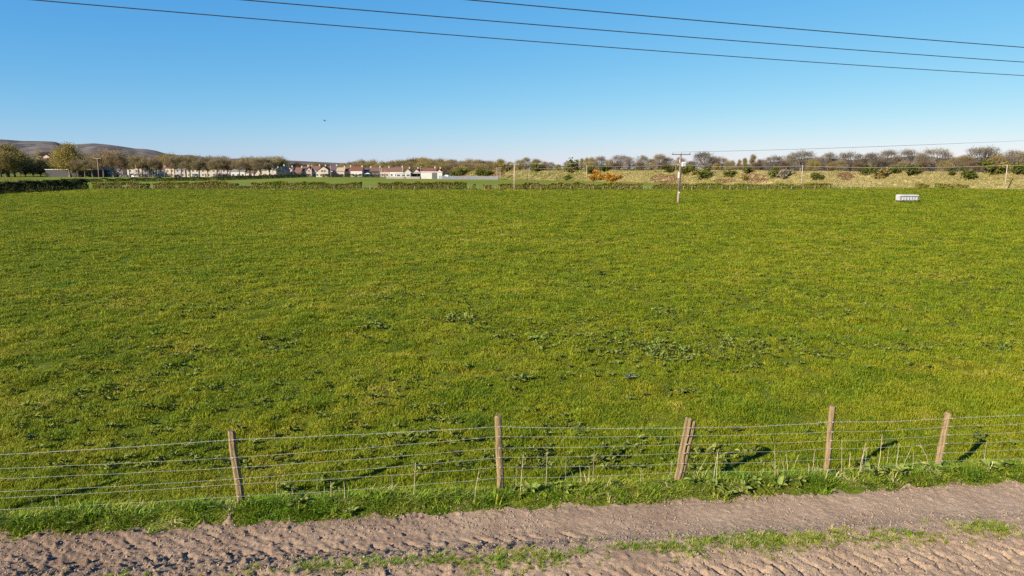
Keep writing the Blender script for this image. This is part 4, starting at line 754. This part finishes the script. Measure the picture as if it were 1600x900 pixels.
def house(x0, x1, ye, yr, D, orient, wall, roof, label, z0=0.0, depth=8.0, nwin=2, storeys=2, chim=True, rz=0.0):
    xa, xb = xat(x0, D), xat(x1, D); w = xb - xa; ze = zat(ye, D) - z0; zr = zat(yr, D) - z0
    root = empty('house', ((xa + xb) / 2, D, z0), rz); tag(root, label, 'house', 'houses across the far fields'); W2 = WALL[wall]; hw = w / 2; d = depth; ov = 0.35
    if orient == 'gable':
        MB().prism([(-hw, -0.2), (hw, -0.2), (hw, ze), (0, zr - 0.12), (-hw, ze)], 0, d).build('wall', W2, root)
        s_ = (zr - ze) / hw; r = MB(); t = 0.16
        for sg in (-1, 1): r.prism([(0, zr), (0, zr + t), (sg * (hw + ov), ze - ov * s_ + t), (sg * (hw + ov), ze - ov * s_)][::sg], -ov, d + ov)
        ro = r.build('roof', ROOF[roof], root)
    else:
        Mx = Matrix.Rotation(math.pi / 2, 3, 'Z')
        prof = [(0, -0.2), (d, -0.2), (d, ze), (d / 2, zr - 0.12), (0, ze)]
        def swp(pr, a, b_):
            m = MB(); n_ = len(pr); vs = [(a, y, z) for y, z in pr] + [(b_, y, z) for y, z in pr]
            return m.add(vs, [tuple(reversed(range(n_))), tuple(range(n_, 2 * n_))] + [(i, (i + 1) % n_, (i + 1) % n_ + n_, i + n_) for i in range(n_)])
        swp(prof, -hw, hw).build('wall', W2, root); s_ = (zr - ze) / (d / 2); t = 0.16; r = MB()
        for sg in (-1, 1): q = swp([(d / 2, zr), (d / 2, zr + t), (d / 2 + sg * (d / 2 + ov), ze - ov * s_ + t), (d / 2 + sg * (d / 2 + ov), ze - ov * s_)][::-sg], -hw - ov, hw + ov); r.add(q.v, q.f)
        ro = r.build('roof', ROOF[roof], root)
    if chim:
        cx = hw * 0.82 if orient != 'gable' else 0; cy = d / 2 if orient != 'gable' else d * 0.8
        m = MB().box((cx, cy, zr + 0.35), (0.8, 0.6, 1.3)); m.tube([(cx - .2, cy, zr + 1.0), (cx - .2, cy, zr + 1.3)], 0.12, 6); m.tube([(cx + .2, cy, zr + 1.0), (cx + .2, cy, zr + 1.3)], 0.12, 6); m.build('chimney', WALL['tan'], ro)
    for fl in range(storeys):
        zc_ = (1.35 if storeys == 1 else 1.3 + fl * 2.5); 
        if zc_ + 0.6 > ze and not (orient == 'gable' and fl == 1): continue
        for k in range(nwin):
            cx = -hw + w * (k + 0.5) / nwin
            if orient == 'gable' and fl == storeys - 1: cx *= 0.55
            f_ = MB().box((cx, -0.02, zc_), (1.35, 0.10, 1.25)).build('window', mWhite, root); MB().box((cx, -0.08, zc_), (1.15, 0.05, 1.05)).build('pane', mGlass, f_)
    MB().box((-hw + w * 0.5 + (0.9 if nwin % 2 else 0), -0.03, 1.0), (0.95, 0.09, 2.05)).build('door', mDoor, root)
    return root
HS = [(160, 176, 264.5, 261, 452, 'r', 'white', 'grey', 'long white cottage just right of the forked pole'), (176, 192, 265, 261.5, 452, 'r', 'pink', 'grey', 'pinkish cottage second right of the forked pole'), (199.5, 209, 263.5, 258.5, 452, 'r', 'white', 'red', 'small white cottage with bright red roof, leftmost of two red roofs'), (209, 222, 264, 260, 452, 'g', 'cream', 'grey', 'cream gabled cottage behind the third pole'), (224, 240, 264.5, 261.5, 452, 'r', 'cream', 'brown', 'cream cottage between the red-roofed pair'), (241, 256, 264.5, 261.5, 452, 'r', 'white', 'plum', 'white cottage left of the twin pale poles'),
      (258.5, 273, 262.5, 257.8, 452, 'r', 'tan', 'red', 'tan house with bright red roof right of the twin poles'), (274, 290, 265, 261.5, 452, 'r', 'grey', 'grey', 'grey cottage right of the bright red-roofed house'), (292, 312, 265, 260.5, 452, 'r', 'cream', 'brown', 'cream cottage behind the white van'), (313, 330, 264.3, 258.8, 452, 'r', 'cream', 'plum', 'terraced house with plum roof in the left street'), (330.3, 346, 264.3, 258.8, 452, 'r', 'cream', 'brown', 'terraced house with brown roof beside the plum one'),
      (347, 360, 265, 260.5, 452, 'r', 'pink', 'brown', 'pinkish cottage right of the terrace'), (361, 383, 267.5, 262, 452, 'r', 'white', 'grey', 'low white bungalow with grey roof'), (384.5, 396, 270, 264, 452, 'r', 'white', 'brown', 'small bungalow with wide brown-red roof'), (398, 409, 272, 265, 452, 'g', 'tan', 'grey', 'low tan gabled bungalow'), (409.5, 416, 266, 264, 452, 'r', 'cream', 'grey', 'narrow cream cottage left of the cream villa'), (416, 426.5, 265, 261, 452, 'r', 'cream', 'grey', 'cream villa with chimney'), (427, 432, 266, 263, 452, 'r', 'cream', 'grey', 'narrow cream cottage behind the big gable'),
      (432, 447.5, 265, 259.6, 440, 'g', 'cream', 'grey', 'big bright cream house with wide front gable'), (448, 457, 265, 261.5, 452, 'g', 'pink', 'plum', 'small pinkish gabled house right of the big cream gable'), (460.5, 470, 270, 262, 448, 'r', 'white', 'brown', 'white bungalow with steep reddish roof'), (469.5, 480, 266, 260.5, 452, 'r', 'cream', 'brown', 'cream house with brown-red roof left of the tall pole'), (479, 487, 266, 261, 450, 'g', 'grey', 'brown', 'grey gabled house behind the tall pole'), (486, 499, 265.5, 259.5, 452, 'r', 'white', 'brown', 'white house with red-brown roof left of the large grey gable'),
      (498, 513, 265.2, 260, 440, 'g', 'tan', 'brown', 'large grey-tan gabled house, widest of the middle row'), (513.5, 526, 266, 259.5, 452, 'r', 'pink', 'plum', 'pale house with plum roof right of the large gable'), (526.5, 538, 267, 262, 448, 'r', 'pink', 'tan', 'house with pale tan roof'), (538, 547, 267, 261, 452, 'r', 'grey', 'brown', 'shaded house with brown roof beside the tan roof'), (548, 566, 266.3, 261.2, 446, 'r', 'white', 'red', 'white house with deep red roof'), (567, 579, 267, 262.5, 452, 'r', 'grey', 'plum', 'shaded grey house behind the white canopy'),
      (579.5, 594, 267.3, 262, 452, 'r', 'dark', 'brown', 'dark-walled house with brown roof'), (594.5, 608, 267.5, 262.5, 450, 'r', 'pink', 'brown', 'pale house with brown roof left of the long white one'), (608.5, 629, 267.7, 262, 448, 'r', 'white', 'brown', 'long white house with brown-red roof'), (630, 644, 270.5, 264, 446, 'g', 'tan', 'tan', 'tan gabled house behind the flat white block'), (644.5, 657, 270, 264, 446, 'g', 'pink', 'plum', 'pink-grey gabled house behind the open carport'), (657, 681, 268.6, 263, 452, 'r', 'tan', 'red', 'long house with bright red roof behind the yard shed'), (681, 691.5, 270, 264, 440, 'g', 'pink', 'red', 'pink-grey gable at the right end of the houses')]
for (x0, x1, ye, yr, D_, o_, wl, rf, lab) in HS:
    w_ = (x1 - x0) * D_ / F_PX
    house(x0, x1, ye, yr, D_, 'gable' if o_ == 'g' else 'ridge', wl, rf, lab, nwin=max(1, int(w_ / 2.6)), storeys=2 if zat(ye, D_) > 3.6 else 1, rz=random.uniform(-0.05, 0.05))
for i, (px, D_, w_, wl, rf, lab) in enumerate([(39, 800, 6, 'tan', 'plum', 'dark-roofed house high among the left trees'), (60, 820, 9, 'cream', 'brown', 'cream gabled house among the far left trees'), (75, 880, 8, 'pink', 'brown', 'small distant house with brown roof on the wooded rise'), (97, 860, 7, 'white', 'grey', 'small white gable showing beside the tall willow'), (121, 880, 7, 'white', 'brown', 'tiny white house on the rise right of the willow'), (232, 860, 7, 'white', 'grey', 'tiny pale house high behind the middle of the left street')]):
    z0 = rise_z(px, D_); hw_ = w_ * F_PX / D_ / 2; e = 450 + F_PX * math.tan(math.atan2(CAM_H - (z0 + 6.0), D_) - PITCH); house(px - hw_, px + hw_, e, e - 2.6 * F_PX / D_, D_, 'gable', wl, rf, lab, z0, nwin=2, storeys=2)

# sheds, yard and boundary
def shed(x0, x1, yt, D, wall, label, door=None, depth=9.0, band=None, nwin=0, name='shed'):
    xa, xb = xat(x0, D), xat(x1, D); w = xb - xa; h = zat(yt, D); root = empty(name, ((xa + xb) / 2, D, 0)); tag(root, label, 'shed')
    MB().box((0, depth / 2, h / 2 - 0.1), (w, depth, h + 0.2)).build('wall', wall, root); MB().prism([(-w / 2 - .25, h + .003), (w / 2 + .25, h + .003), (w / 2 + .25, h + .25), (-w / 2 - .25, h + .32)], -.25, depth + .25).build('roof', band or mWhite, root)
    if door: cx = (xat(door[0], D) + xat(door[1], D)) / 2 - (xa + xb) / 2; dw = xat(door[1], D) - xat(door[0], D); dh = zat(door[2], D); d_ = MB().box((cx, -0.04, dh / 2), (dw, 0.12, dh)).build('roller_door', mDarkSteel, root)
    for k in range(nwin):
        cx = -w / 2 + w * (k + .5) / nwin; f_ = MB().box((cx, -0.03, h * 0.62), (w / nwin * 0.8, 0.10, 1.0)).build('window', mGreyBox, root); MB().box((cx, -0.09, h * 0.62), (w / nwin * 0.68, 0.05, 0.8)).build('pane', mGlass, f_)
    return root
shed(72, 124, 265.2, 448, WALL['dark'], 'long low grey shed with thin white roof edge behind the willow', nwin=0); shed(126, 160, 266, 446, WALL['dark'], 'dark open-fronted shed beside the forked pole', band=ROOF['grey'])
house(128, 148, 264.5, 258.8, 456, 'gable', 'white', 'grey', 'white gabled workshop behind the dark open shed', nwin=1, storeys=1, chim=False)
shed(657.5, 691, 269, 372, WALL['white'], 'pale green-white yard shed with tall dark roller door', door=(675, 683, 270), depth=7); shed(619, 641.5, 270.5, 378, WALL['white'], 'flat-roofed white block with a window strip', nwin=3, depth=7)
cp = empty('carport', (xat(649.5, 380), 380, 0)); tag(cp, 'open dark carport between the white block and yard shed', 'carport'); wq = xat(657, 380) - xat(642, 380)
MB().prism([(-wq / 2, zat(270.5, 380)), (wq / 2, zat(270.5, 380)), (wq / 2, zat(269.8, 380)), (-wq / 2, zat(269.8, 380))][::-1], 0, 6).build('roof', mDarkSteel, cp); MB().box((0, 5.9, 1.3), (wq, 0.15, 2.6)).build('back_wall', mDarkSteel, cp)
for sx_ in (-1, -0.33, 0.33, 1): MB().box((sx_ * (wq / 2 - 0.1), 0.1, zat(270.5, 380) / 2), (0.14, 0.14, zat(270.5, 380))).build('post', mDarkSteel, cp)
def slat_fence(x0, x1, D0, D1, h, pitch_, mat, label, name, w_=0.08):
    A = Vector((xat(x0, D0), D0, 0)); B = Vector((xat(x1, D1), D1, 0)); L = (B - A).length; root = empty(name, A, math.atan2(B.y - A.y, B.x - A.x)); tag(root, label, 'fence')
    pale = MB().add([(-w_ / 2, -.012, 0), (w_ / 2, -.012, 0), (w_ / 2, .012, 0), (-w_ / 2, .012, 0), (-w_ / 2, -.012, h * .95), (w_ / 2, -.012, h * .95), (w_ / 2, .012, h * .95), (-w_ / 2, .012, h * .95), (0, 0, h)], [(3, 2, 1, 0), (0, 1, 5, 4), (1, 2, 6, 5), (2, 3, 7, 6), (3, 0, 4, 7), (4, 5, 8), (5, 6, 8), (6, 7, 8), (7, 4, 8)]).mesh('pale', mat)
    for k in range(int(L / pitch_)):
        o = bpy.data.objects.new('pale', pale); link(o, root); o.location = (k * pitch_, random.uniform(-.004, .004), 0.05)
    for z in (h * .2, h * .8): MB().box((L / 2, 0.04, z), (L, 0.05, 0.06)).build('rail', mat, root)
    for k in np.arange(0, L + .1, 2.75): MB().box((k, 0.09, h / 2), (0.09, 0.05, h)).build('post', mat, root)
slat_fence(686, 779, 352, 338, 1.75, 0.17, mSteel, 'silver steel palisade fence along the yard edge', 'palisade_fence', 0.11)
slat_fence(604, 657, 370, 362, 1.2, 0.2, pmat('silvered_boards', (0.24, 0.21, 0.185), (0.17, 0.15, 0.13), 2, 0.9, 0.1), 'low grey board fence in front of the flat white block', 'board_fence', 0.17)
CARP = {c: pmat('car_paint_' + c, v, tuple(q * .9 for q in v), 1, 0.3, 0.5) for c, v in dict(white=(.8, .8, .8), red=(.35, .04, .04), dark=(.03, .04, .06), blue=(.05, .09, .2), grey=(.3, .31, .33)).items()}
mTyre = pmat('tyre', (.02, .02, .02), (.03, .03, .03), 4, .9, .1)
def car(px, D, col, label, van=False, rz=0.0):
    root = empty('parked_van' if van else 'parked_car', (xat(px, D), D, 0), rz); tag(root, label, 'van' if van else 'car'); L = 4.9 if van else 4.2
    prof = [(-L / 2, .35), (L / 2, .35), (L / 2, 1.0), (L / 2 - .7, 1.15), (L / 2 - 1.3, 2.05), (-L / 2, 2.05)] if van else [(-L / 2, .3), (L / 2, .3), (L / 2, .75), (L / 2 - 1.1, .9), (L / 2 - 1.8, 1.45), (-L / 2 + .8, 1.45), (-L / 2 + .1, .95)]
    MB().prism(prof, -.88, .88).build('body', CARP[col], root)
    wz = (1.2, 1.9) if van else (.93, 1.38); MB().prism([(L / 2 - 2.2, wz[0]), (L / 2 - (.85 if van else 1.25), wz[0]), (L / 2 - (1.3 if van else 1.85), wz[1]), (L / 2 - 2.2, wz[1])], -.90, .90).build('window', mGlass, root)
    if not van: MB().prism([(-L / 2 + .5, wz[0]), (L / 2 - 2.3, wz[0]), (L / 2 - 2.3, wz[1]), (-L / 2 + .95, wz[1])], -.90, .90).build('window', mGlass, root)
    for sx_ in (-1, 1):
        for sy in (-1, 1): MB().tube([(sx_ * L * .3, sy * .72, .32), (sx_ * L * .3, sy * .92, .32)], .32, 12).build('wheel', mTyre, root)
car(305.5, 440, 'white', 'white van parked before the cream cottage', True); car(193, 440, 'white', 'white car parked at the left end of the street'); car(198, 438, 'grey', 'grey car parked second from the left in the street'); car(212, 436, 'white', 'pale car parked by the third pole', False); car(278, 440, 'dark', 'dark car parked beside the grey cottage')
for px, c, lab in ((697, 'dark', 'dark car behind the palisade, leftmost of the yard'), (708, 'blue', 'blue car behind the palisade beside the shed'), (717, 'dark', 'dark car in the middle of the palisade yard'), (725, 'red', 'red car in the palisade yard'), (736, 'blue', 'blue car behind the palisade, rightmost of the yard')): car(px, 358, c, lab, False, random.uniform(-.3, .3))
car(701, 364, 'white', 'white van behind the palisade by the shed', True, 1.2)
cn = empty('canopy', (xat(575, 430), 430, 0)); tag(cn, 'white garden canopy in front of the shaded grey house', 'canopy')
MB().add([(-1.7, -1.5, 2.1), (1.7, -1.5, 2.1), (1.7, 1.5, 2.1), (-1.7, 1.5, 2.1), (0, 0, 2.8)], [(0, 1, 4), (1, 2, 4), (2, 3, 4), (3, 0, 4), (3, 2, 1, 0)]).build('roof', mWhite, cn)
for a in (-1, 1):
    for c in (-1, 1): MB().tube([(a * 1.6, c * 1.4, 0), (a * 1.6, c * 1.4, 2.1)], .05, 6).build('leg', mWhite, cn)

# ------------------------------------------------------------------ poles and overhead lines
def pole(px, yt, D, mat, label, arm=None, r=0.13, z0=0.0, name='utility_pole'):
    x = xat(px, D); h = zat(yt, D) - z0; root = empty(name, (x, D, z0)); tag(root, label, 'pole', 'utility poles')
    MB().tube([(0, 0, -0.3), (0, 0, h * .5), (0, 0, h)], [r, r * .88, r * .72], 8).build('shaft', mat, root, True)
    if arm:
        MB().box((0, -0.1, h - 0.25), (arm, 0.12, 0.14)).build('crossarm', mat, root)
        for k in (-1, 0, 1): MB().tube([(k * arm * .46, -0.1, h - 0.18), (k * arm * .46, -0.1, h - .08), (k * arm * .46, -0.1, h + 0.12)], [.05, .09, .05], 6).build('insulator', mPorc, root)
    else: MB().tube([(0, 0, h), (0, 0, h + 0.08)], [r * .8, r * .2], 8).build('cap', mSteel, root)
    return root
for a in [(1, 252.5, 340, mPolePale, 'pale pole at the left edge of the view'), (155, 246.5, 318, mPolePale, 'pale pole with forked crossarm by the dark hedge', 3.2), (213.5, 258, 400, mPolePale, 'short pale pole, third from the left'), (252, 254.5, 440, mPolePale, 'taller of the twin pale poles by the red roof', 1.6), (257.5, 257, 420, mPolePale, 'shorter of the twin pale poles by the red roof'), (344.5, 252.5, 448, mPolePale, 'pale pole rising over the terrace roofs', 1.6), (458, 262, 440, mPolePale, 'short pole left of the reddish bungalow', 2.0), (483.5, 257.5, 440, mPolePale, 'tall pole before the grey gabled house', 1.5),
          (487.5, 262, 425, mPolePale, 'shorter pole right of the tall pole'), (517.3, 258, 395, mPolePale, 'pale pole before the plum-roofed house'), (594.2, 262.8, 392, mPolePale, 'left pole of the close pair by the board fence'), (596.6, 262.8, 388, mPolePale, 'right pole of the close pair by the board fence'), (602, 265.5, 430, mPolePale, 'short street pole right of the close pair'), (629.5, 261.5, 355, mPolePale, 'pale pole before the flat white block'), (631.8, 262, 365, mPoleDark, 'dark pole touching the pale one by the white block'), (657.5, 259.5, 440, mPolePale, 'pole with small arm over the red yard roof', 1.4),
          (803.7, 254.8, 177, mPolePale, 'tall brown pole standing in the dark hedge', 2.4, 0.17), (823.7, 262, 328, mPoleDark, 'dark pole at the embankment foot, left of a pair'), (826.7, 262, 322, mPolePale, 'pale pole at the embankment foot, right of a pair'), (916.5, 258.5, 292, mPolePale, 'pale pole left of the gorse'), (1055, 256, 250, mPoleDark, 'thin dark pole just left of the transformer pole'), (1252, 258.5, 212, mPolePale, 'pale pole on the embankment foot between bare trees'), (1569.5, 257.5, 182.5, mPolePale, 'rightmost pale pole on the embankment foot')]:
    pole(*a)
hp = empty('substation_pole', (xat(779, 340), 340, 0)); tag(hp, 'three-legged dark pole frame at the palisade end', 'pole'); hh_ = zat(261.5, 340)
for dx, mt in ((-0.75, mPolePale), (-0.05, mPoleDark), (0.8, mPolePale)): MB().tube([(dx, 0, -.2), (dx, 0, hh_)], [.13, .1], 8).build('leg', mt, hp)
MB().box((0, -.12, hh_ - .15), (2.3, .14, .16)).build('crossarm', mPoleDark, hp); MB().box((0.1, .1, hh_ - 1.1), (1.0, .7, .9)).build('transformer', mDarkSteel, hp)
for k in (-1, 0, 1): MB().tube([(k * .8, -.12, hh_ - .07), (k * .8, -.12, hh_ + .3)], [.09, .05], 6).build('insulator', mPorc, hp)
# the transformer pole in the field
PX0, PD = xat(1060.5, 110.2), 110.2; tp = empty('transformer_pole', (PX0, PD, float(gz(PX0, PD)))); tag(tp, 'tall wooden pole with transformer and white sign standing in the field', 'pole')
H0 = zat(240.5, PD)
MB().tube([(-.12, 0, -.3), (-.06, 0, 2.0)], [.19, .175], 10).build('shaft', mPole, tp, True); MB().tube([(-.06, 0, 2.0), (0.0, 0, 5.0), (.06, 0, H0)], [.174, .15, .115], 10).build('shaft', mPoleDark, tp, True)
MB().box((.06, -.12, H0 - .05), (2.9, .11, .13)).build('crossarm', mDarkSteel, tp)
for k in (-1, 0, 1): MB().tube([(.06 + k * 1.3, -.12, H0), (.06 + k * 1.3, -.12, H0 + .1), (.06 + k * 1.3, -.12, H0 + .28)], [.05, .09, .05], 8).build('insulator', mPorc, tp)
tr = MB().box((.48, -.12, H0 - 1.55), (.62, .5, .62)); 
for k in range(4): tr.box((.30 + k * .13, -.41, H0 - 1.55), (.05, .08, .5))
tr = tr.build('transformer', mGreyBox, tp); MB().prism([(.14, H0 - 1.235), (.82, H0 - 1.235), (.78, H0 - 1.17), (.18, H0 - 1.17)], -.40, .16).build('lid', mWhite, tr)
for k in (0, 1): MB().tube([(.36 + .25 * k, -.12, H0 - 1.17), (.36 + .25 * k, -.12, H0 - .95)], [.05, .03], 6).build('bushing', mPorc, tr)
MB().tube([(-.12, -.05, H0 - 1.3), (-.18, -.05, H0 - .8), (-.05, -.1, H0 - .7)], [.05, .05, .04], 6).build('fuse', mWhite, tp)
MB().box((-.22, -.16, 4.4), (.26, .05, .95)).build('sign', mWhite, tp); MB().box((-.07, -.20, 1.72), (.24, .03, .2)).build('warning_plate', mWhite, tp)
MB().tube([(-.07, 0, 1.95), (-.07, 0, 2.1)], [.2, .2], 12).build('anti_climb_band', mDarkSteel, tp); MB().box((-.03, -.02, 2.9), (.85, .04, .04)).build('step', mDarkSteel, tp); MB().tube([(.10, -.14, 2.2), (.17, -.14, H0 - 1.8)], .025, 6).build('cable_guard', mDarkSteel, tp)
def cable(A, B, sag, r, mat, label, n_=24, group='overhead wires', name='overhead_wire'):
    A, B = Vector(A), Vector(B); pts = []
    for t in np.linspace(0, 1, n_): p = A.lerp(B, float(t)); p.z -= 4 * sag * t * (1 - t); pts.append(p)
    tag(MB().tube(pts, r, 5).build(name, mat), label, 'wire', group)
# three line wires passing high above the fence: each pinned in plan, its height following the sag
for nm, pts in (('lowest', [(50, 0), (400, 29), (800, 62), (1200, 92.5), (1600, 118)]), ('middle', [(380, 0), (800, 35), (1200, 68), (1600, 97)]), ('topmost', [(735, 0), (1000, 24), (1300, 50), (1600, 74)])):
    def ray(px, py): x = (px - 800) / F_PX; y = -(py - 450) / F_PX; return np.array([x, math.cos(PITCH) + y * math.sin(PITCH), -math.sin(PITCH) + y * math.cos(PITCH)])
    def pin(q): d_ = ray(*q); t = (8.6 - CAM_H) / d_[2]; return d_[:2] * t
    A, B = pin(pts[0]), pin(pts[-1]); e = (B - A) / np.linalg.norm(B - A); nrm = np.array([-e[1], e[0]]); S_ = []; Z_ = []
    for q in pts: d_ = ray(*q); t = (A @ nrm) / (d_[:2] @ nrm); S_.append((d_[:2] * t - A) @ e); Z_.append(CAM_H + d_[2] * t)
    c = np.polyfit(S_, Z_, 2); c[0] = np.clip(c[0], 0.0002, 0.0009); c[1:] = np.polyfit(S_, np.array(Z_) - c[0] * np.array(S_) ** 2, 1)
    P = [(A[0] + e[0] * s, A[1] + e[1] * s, np.polyval(c, s)) for s in np.linspace(-45, 75, 90)]
    tag(MB().tube(P, 0.0105, 6).build('overhead_wire', mWire), nm + ' of the three dark wires crossing the sky overhead', 'wire', 'overhead wires')
D6 = 74.0; E6 = Vector((xat(1600, D6), D6, zat(220.5, D6)))
for k, nm in ((-1, 'nearest'), (0, 'middle'), (1, 'farthest')):
    A = Vector((PX0 + .06 + k * 1.3, PD - .12, H0 + .28)); B = Vector((PX0, PD, H0)) + (E6 - Vector((PX0, PD, H0))) * 1.6 + Vector((-0.6 * k, -0.8 * k, 0.5)); cable(A, B, 0.35, 0.007, mWire, nm + ' thin wire rising from the transformer pole to the right')
    x8 = xat(803.7, 177); cable((x8 + k * 1.1, 176.9, zat(254.8, 177) + .1), (PX0 + .06 + k * 1.3, PD - .12, H0 + .28), 0.9, 0.008, mWirePale, nm + ' faint wire between the brown pole and transformer pole')
TL = [(826.7, 262, 322), (916.5, 258.5, 292), (1055, 256, 250), (1252, 258.5, 212), (1569.5, 257.5, 182.5), (2000, 250, 165)]
NM = ['between the paired poles and the pole by the gorse', 'between the gorse pole and the thin dark pole', 'from the thin dark pole to the embankment pole', 'between the two right embankment poles', 'leaving the rightmost pole to the right']
for (a, b_), nm in zip(zip(TL[:-1], TL[1:]), NM):
    cable((xat(a[0], a[2]), a[2], zat(a[1], a[2]) - .15), (xat(b_[0], b_[2]), b_[2], zat(b_[1], b_[2]) - .15), 0.55, 0.03, mWirePale, 'pale cable ' + nm)

# ------------------------------------------------------------------ white feeder trailer in the field
fx, fd = xat(1417.5, 115), 115.0; ft = empty('feeder_trailer', (fx, fd, float(gz(fx, fd))), 0.03); tag(ft, 'low white livestock feeder box with panelled side alone in the field', 'feeder')
MB().prism([(-1.50, .30), (1.42, .30), (1.42, 1.02), (1.30, 1.18), (-1.30, 1.18), (-1.50, 1.02)], -.55, .75).build('body', pmat('feeder_grey', (.16, .15, .155), (.12, .115, .12), 3, .6, .3), ft)
mFeed = pmat('feeder_sheet', (.40, .39, .37), (.30, .29, .275), 3, .6, .3)
MB().prism([(-1.52, 1.0), (1.46, 1.0), (1.34, 1.24), (-1.32, 1.24)], -.68, .85).build('roof', mFeed, ft)
for k in range(6): MB().box((-1.14 + k * .455, -.575, .62), (.30, .05, .52)).build('side_panel', mFeed, ft)
for k, sx_ in enumerate((-1.53, 1.445)): MB().box((sx_, .1, .66), (.06, 1.22, .66)).build('end_panel', mFeed, ft)
MB().box((-.04, .1, .24), (2.9, 1.2, .10)).build('chassis', mDarkSteel, ft)
for sx_ in (-.95, .95):
    for sy in (-.5, .65): MB().tube([(sx_, sy - .07, .17), (sx_, sy + .07, .17)], .19, 12).build('wheel', mTyre, ft)
MB().tube([(1.4, .1, .25), (1.75, .1, .16)], .035, 6).build('drawbar', mDarkSteel, ft)
# small bird over the field
bd = empty('bird', (xat(507, 70, 9.5), 70, zat(188.5, 70)), 0.3); tag(bd, 'small grey bird in flight above the left houses', 'bird'); mBird = pmat('bird_feather', (.22, .24, .27), (.16, .17, .2), 6, .8, .1)
MB().tube([(-.16, 0, .02), (-.10, 0, .01), (0, 0, 0), (.10, 0, -.015), (.20, 0, -.02)], [.012, .035, .045, .03, .012], 7).build('body', mBird, bd, True)
for sy in (-1, 1): MB().add([(-.06, 0, .02), (.06, 0, .02), (.04, sy * .16, .09), (-.04, sy * .16, .09), (.06, sy * .33, .05)] + [(-.06, 0, .005), (.06, 0, .005), (.04, sy * .16, .075), (-.04, sy * .16, .075)], [(0, 1, 2, 3), (3, 2, 4), (5, 6, 7, 8)[::-1], (8, 7, 4)[::-1], (0, 3, 8, 5), (1, 6, 7, 2), (3, 4, 8), (2, 7, 4)]).build('wing', mBird, bd)

# ------------------------------------------------------------------ labels that single out each tree
LM = {'on the embankment': [(-999, 'the triple pole'), (804, 'the brown hedge pole'), (916, 'the gorse pole'), (985, 'the gorse'), (1060, 'the transformer pole'), (1252, 'the mid embankment pole'), (1416, 'the feeder'), (1570, 'the rightmost pole')],
      'before the left houses': [(-9999, 'the grey shed'), (155, 'the forked pole'), (257, 'the twin poles'), (344, 'the terrace pole')],
      'in the wood': [(-999, 'the tan roof'), (566, 'the deep red roof'), (630, 'the long white house'), (691, 'the end gable'), (737, 'the palisade middle')],
      'behind the left houses': [(-9999, 'the left edge'), (14, 'the left edge pole'), (112, 'the tall willow'), (155, 'the forked pole'), (257, 'the twin poles'), (344, 'the terrace pole'), (447, 'the big cream gable')]}
cnt = {}
for row, px, key, root in sorted(TREES, key=lambda t: t[1]):
    lm = [l for l in LM[row] if l[0] <= px][-1][1]; k = (row, lm, key); cnt[k] = cnt.get(k, 0) + 1
    tag(root, '%s %s right of %s, %s' % (ORD[cnt[k] - 1], crown_look(key), lm, row), 'tree', 'trees ' + row)
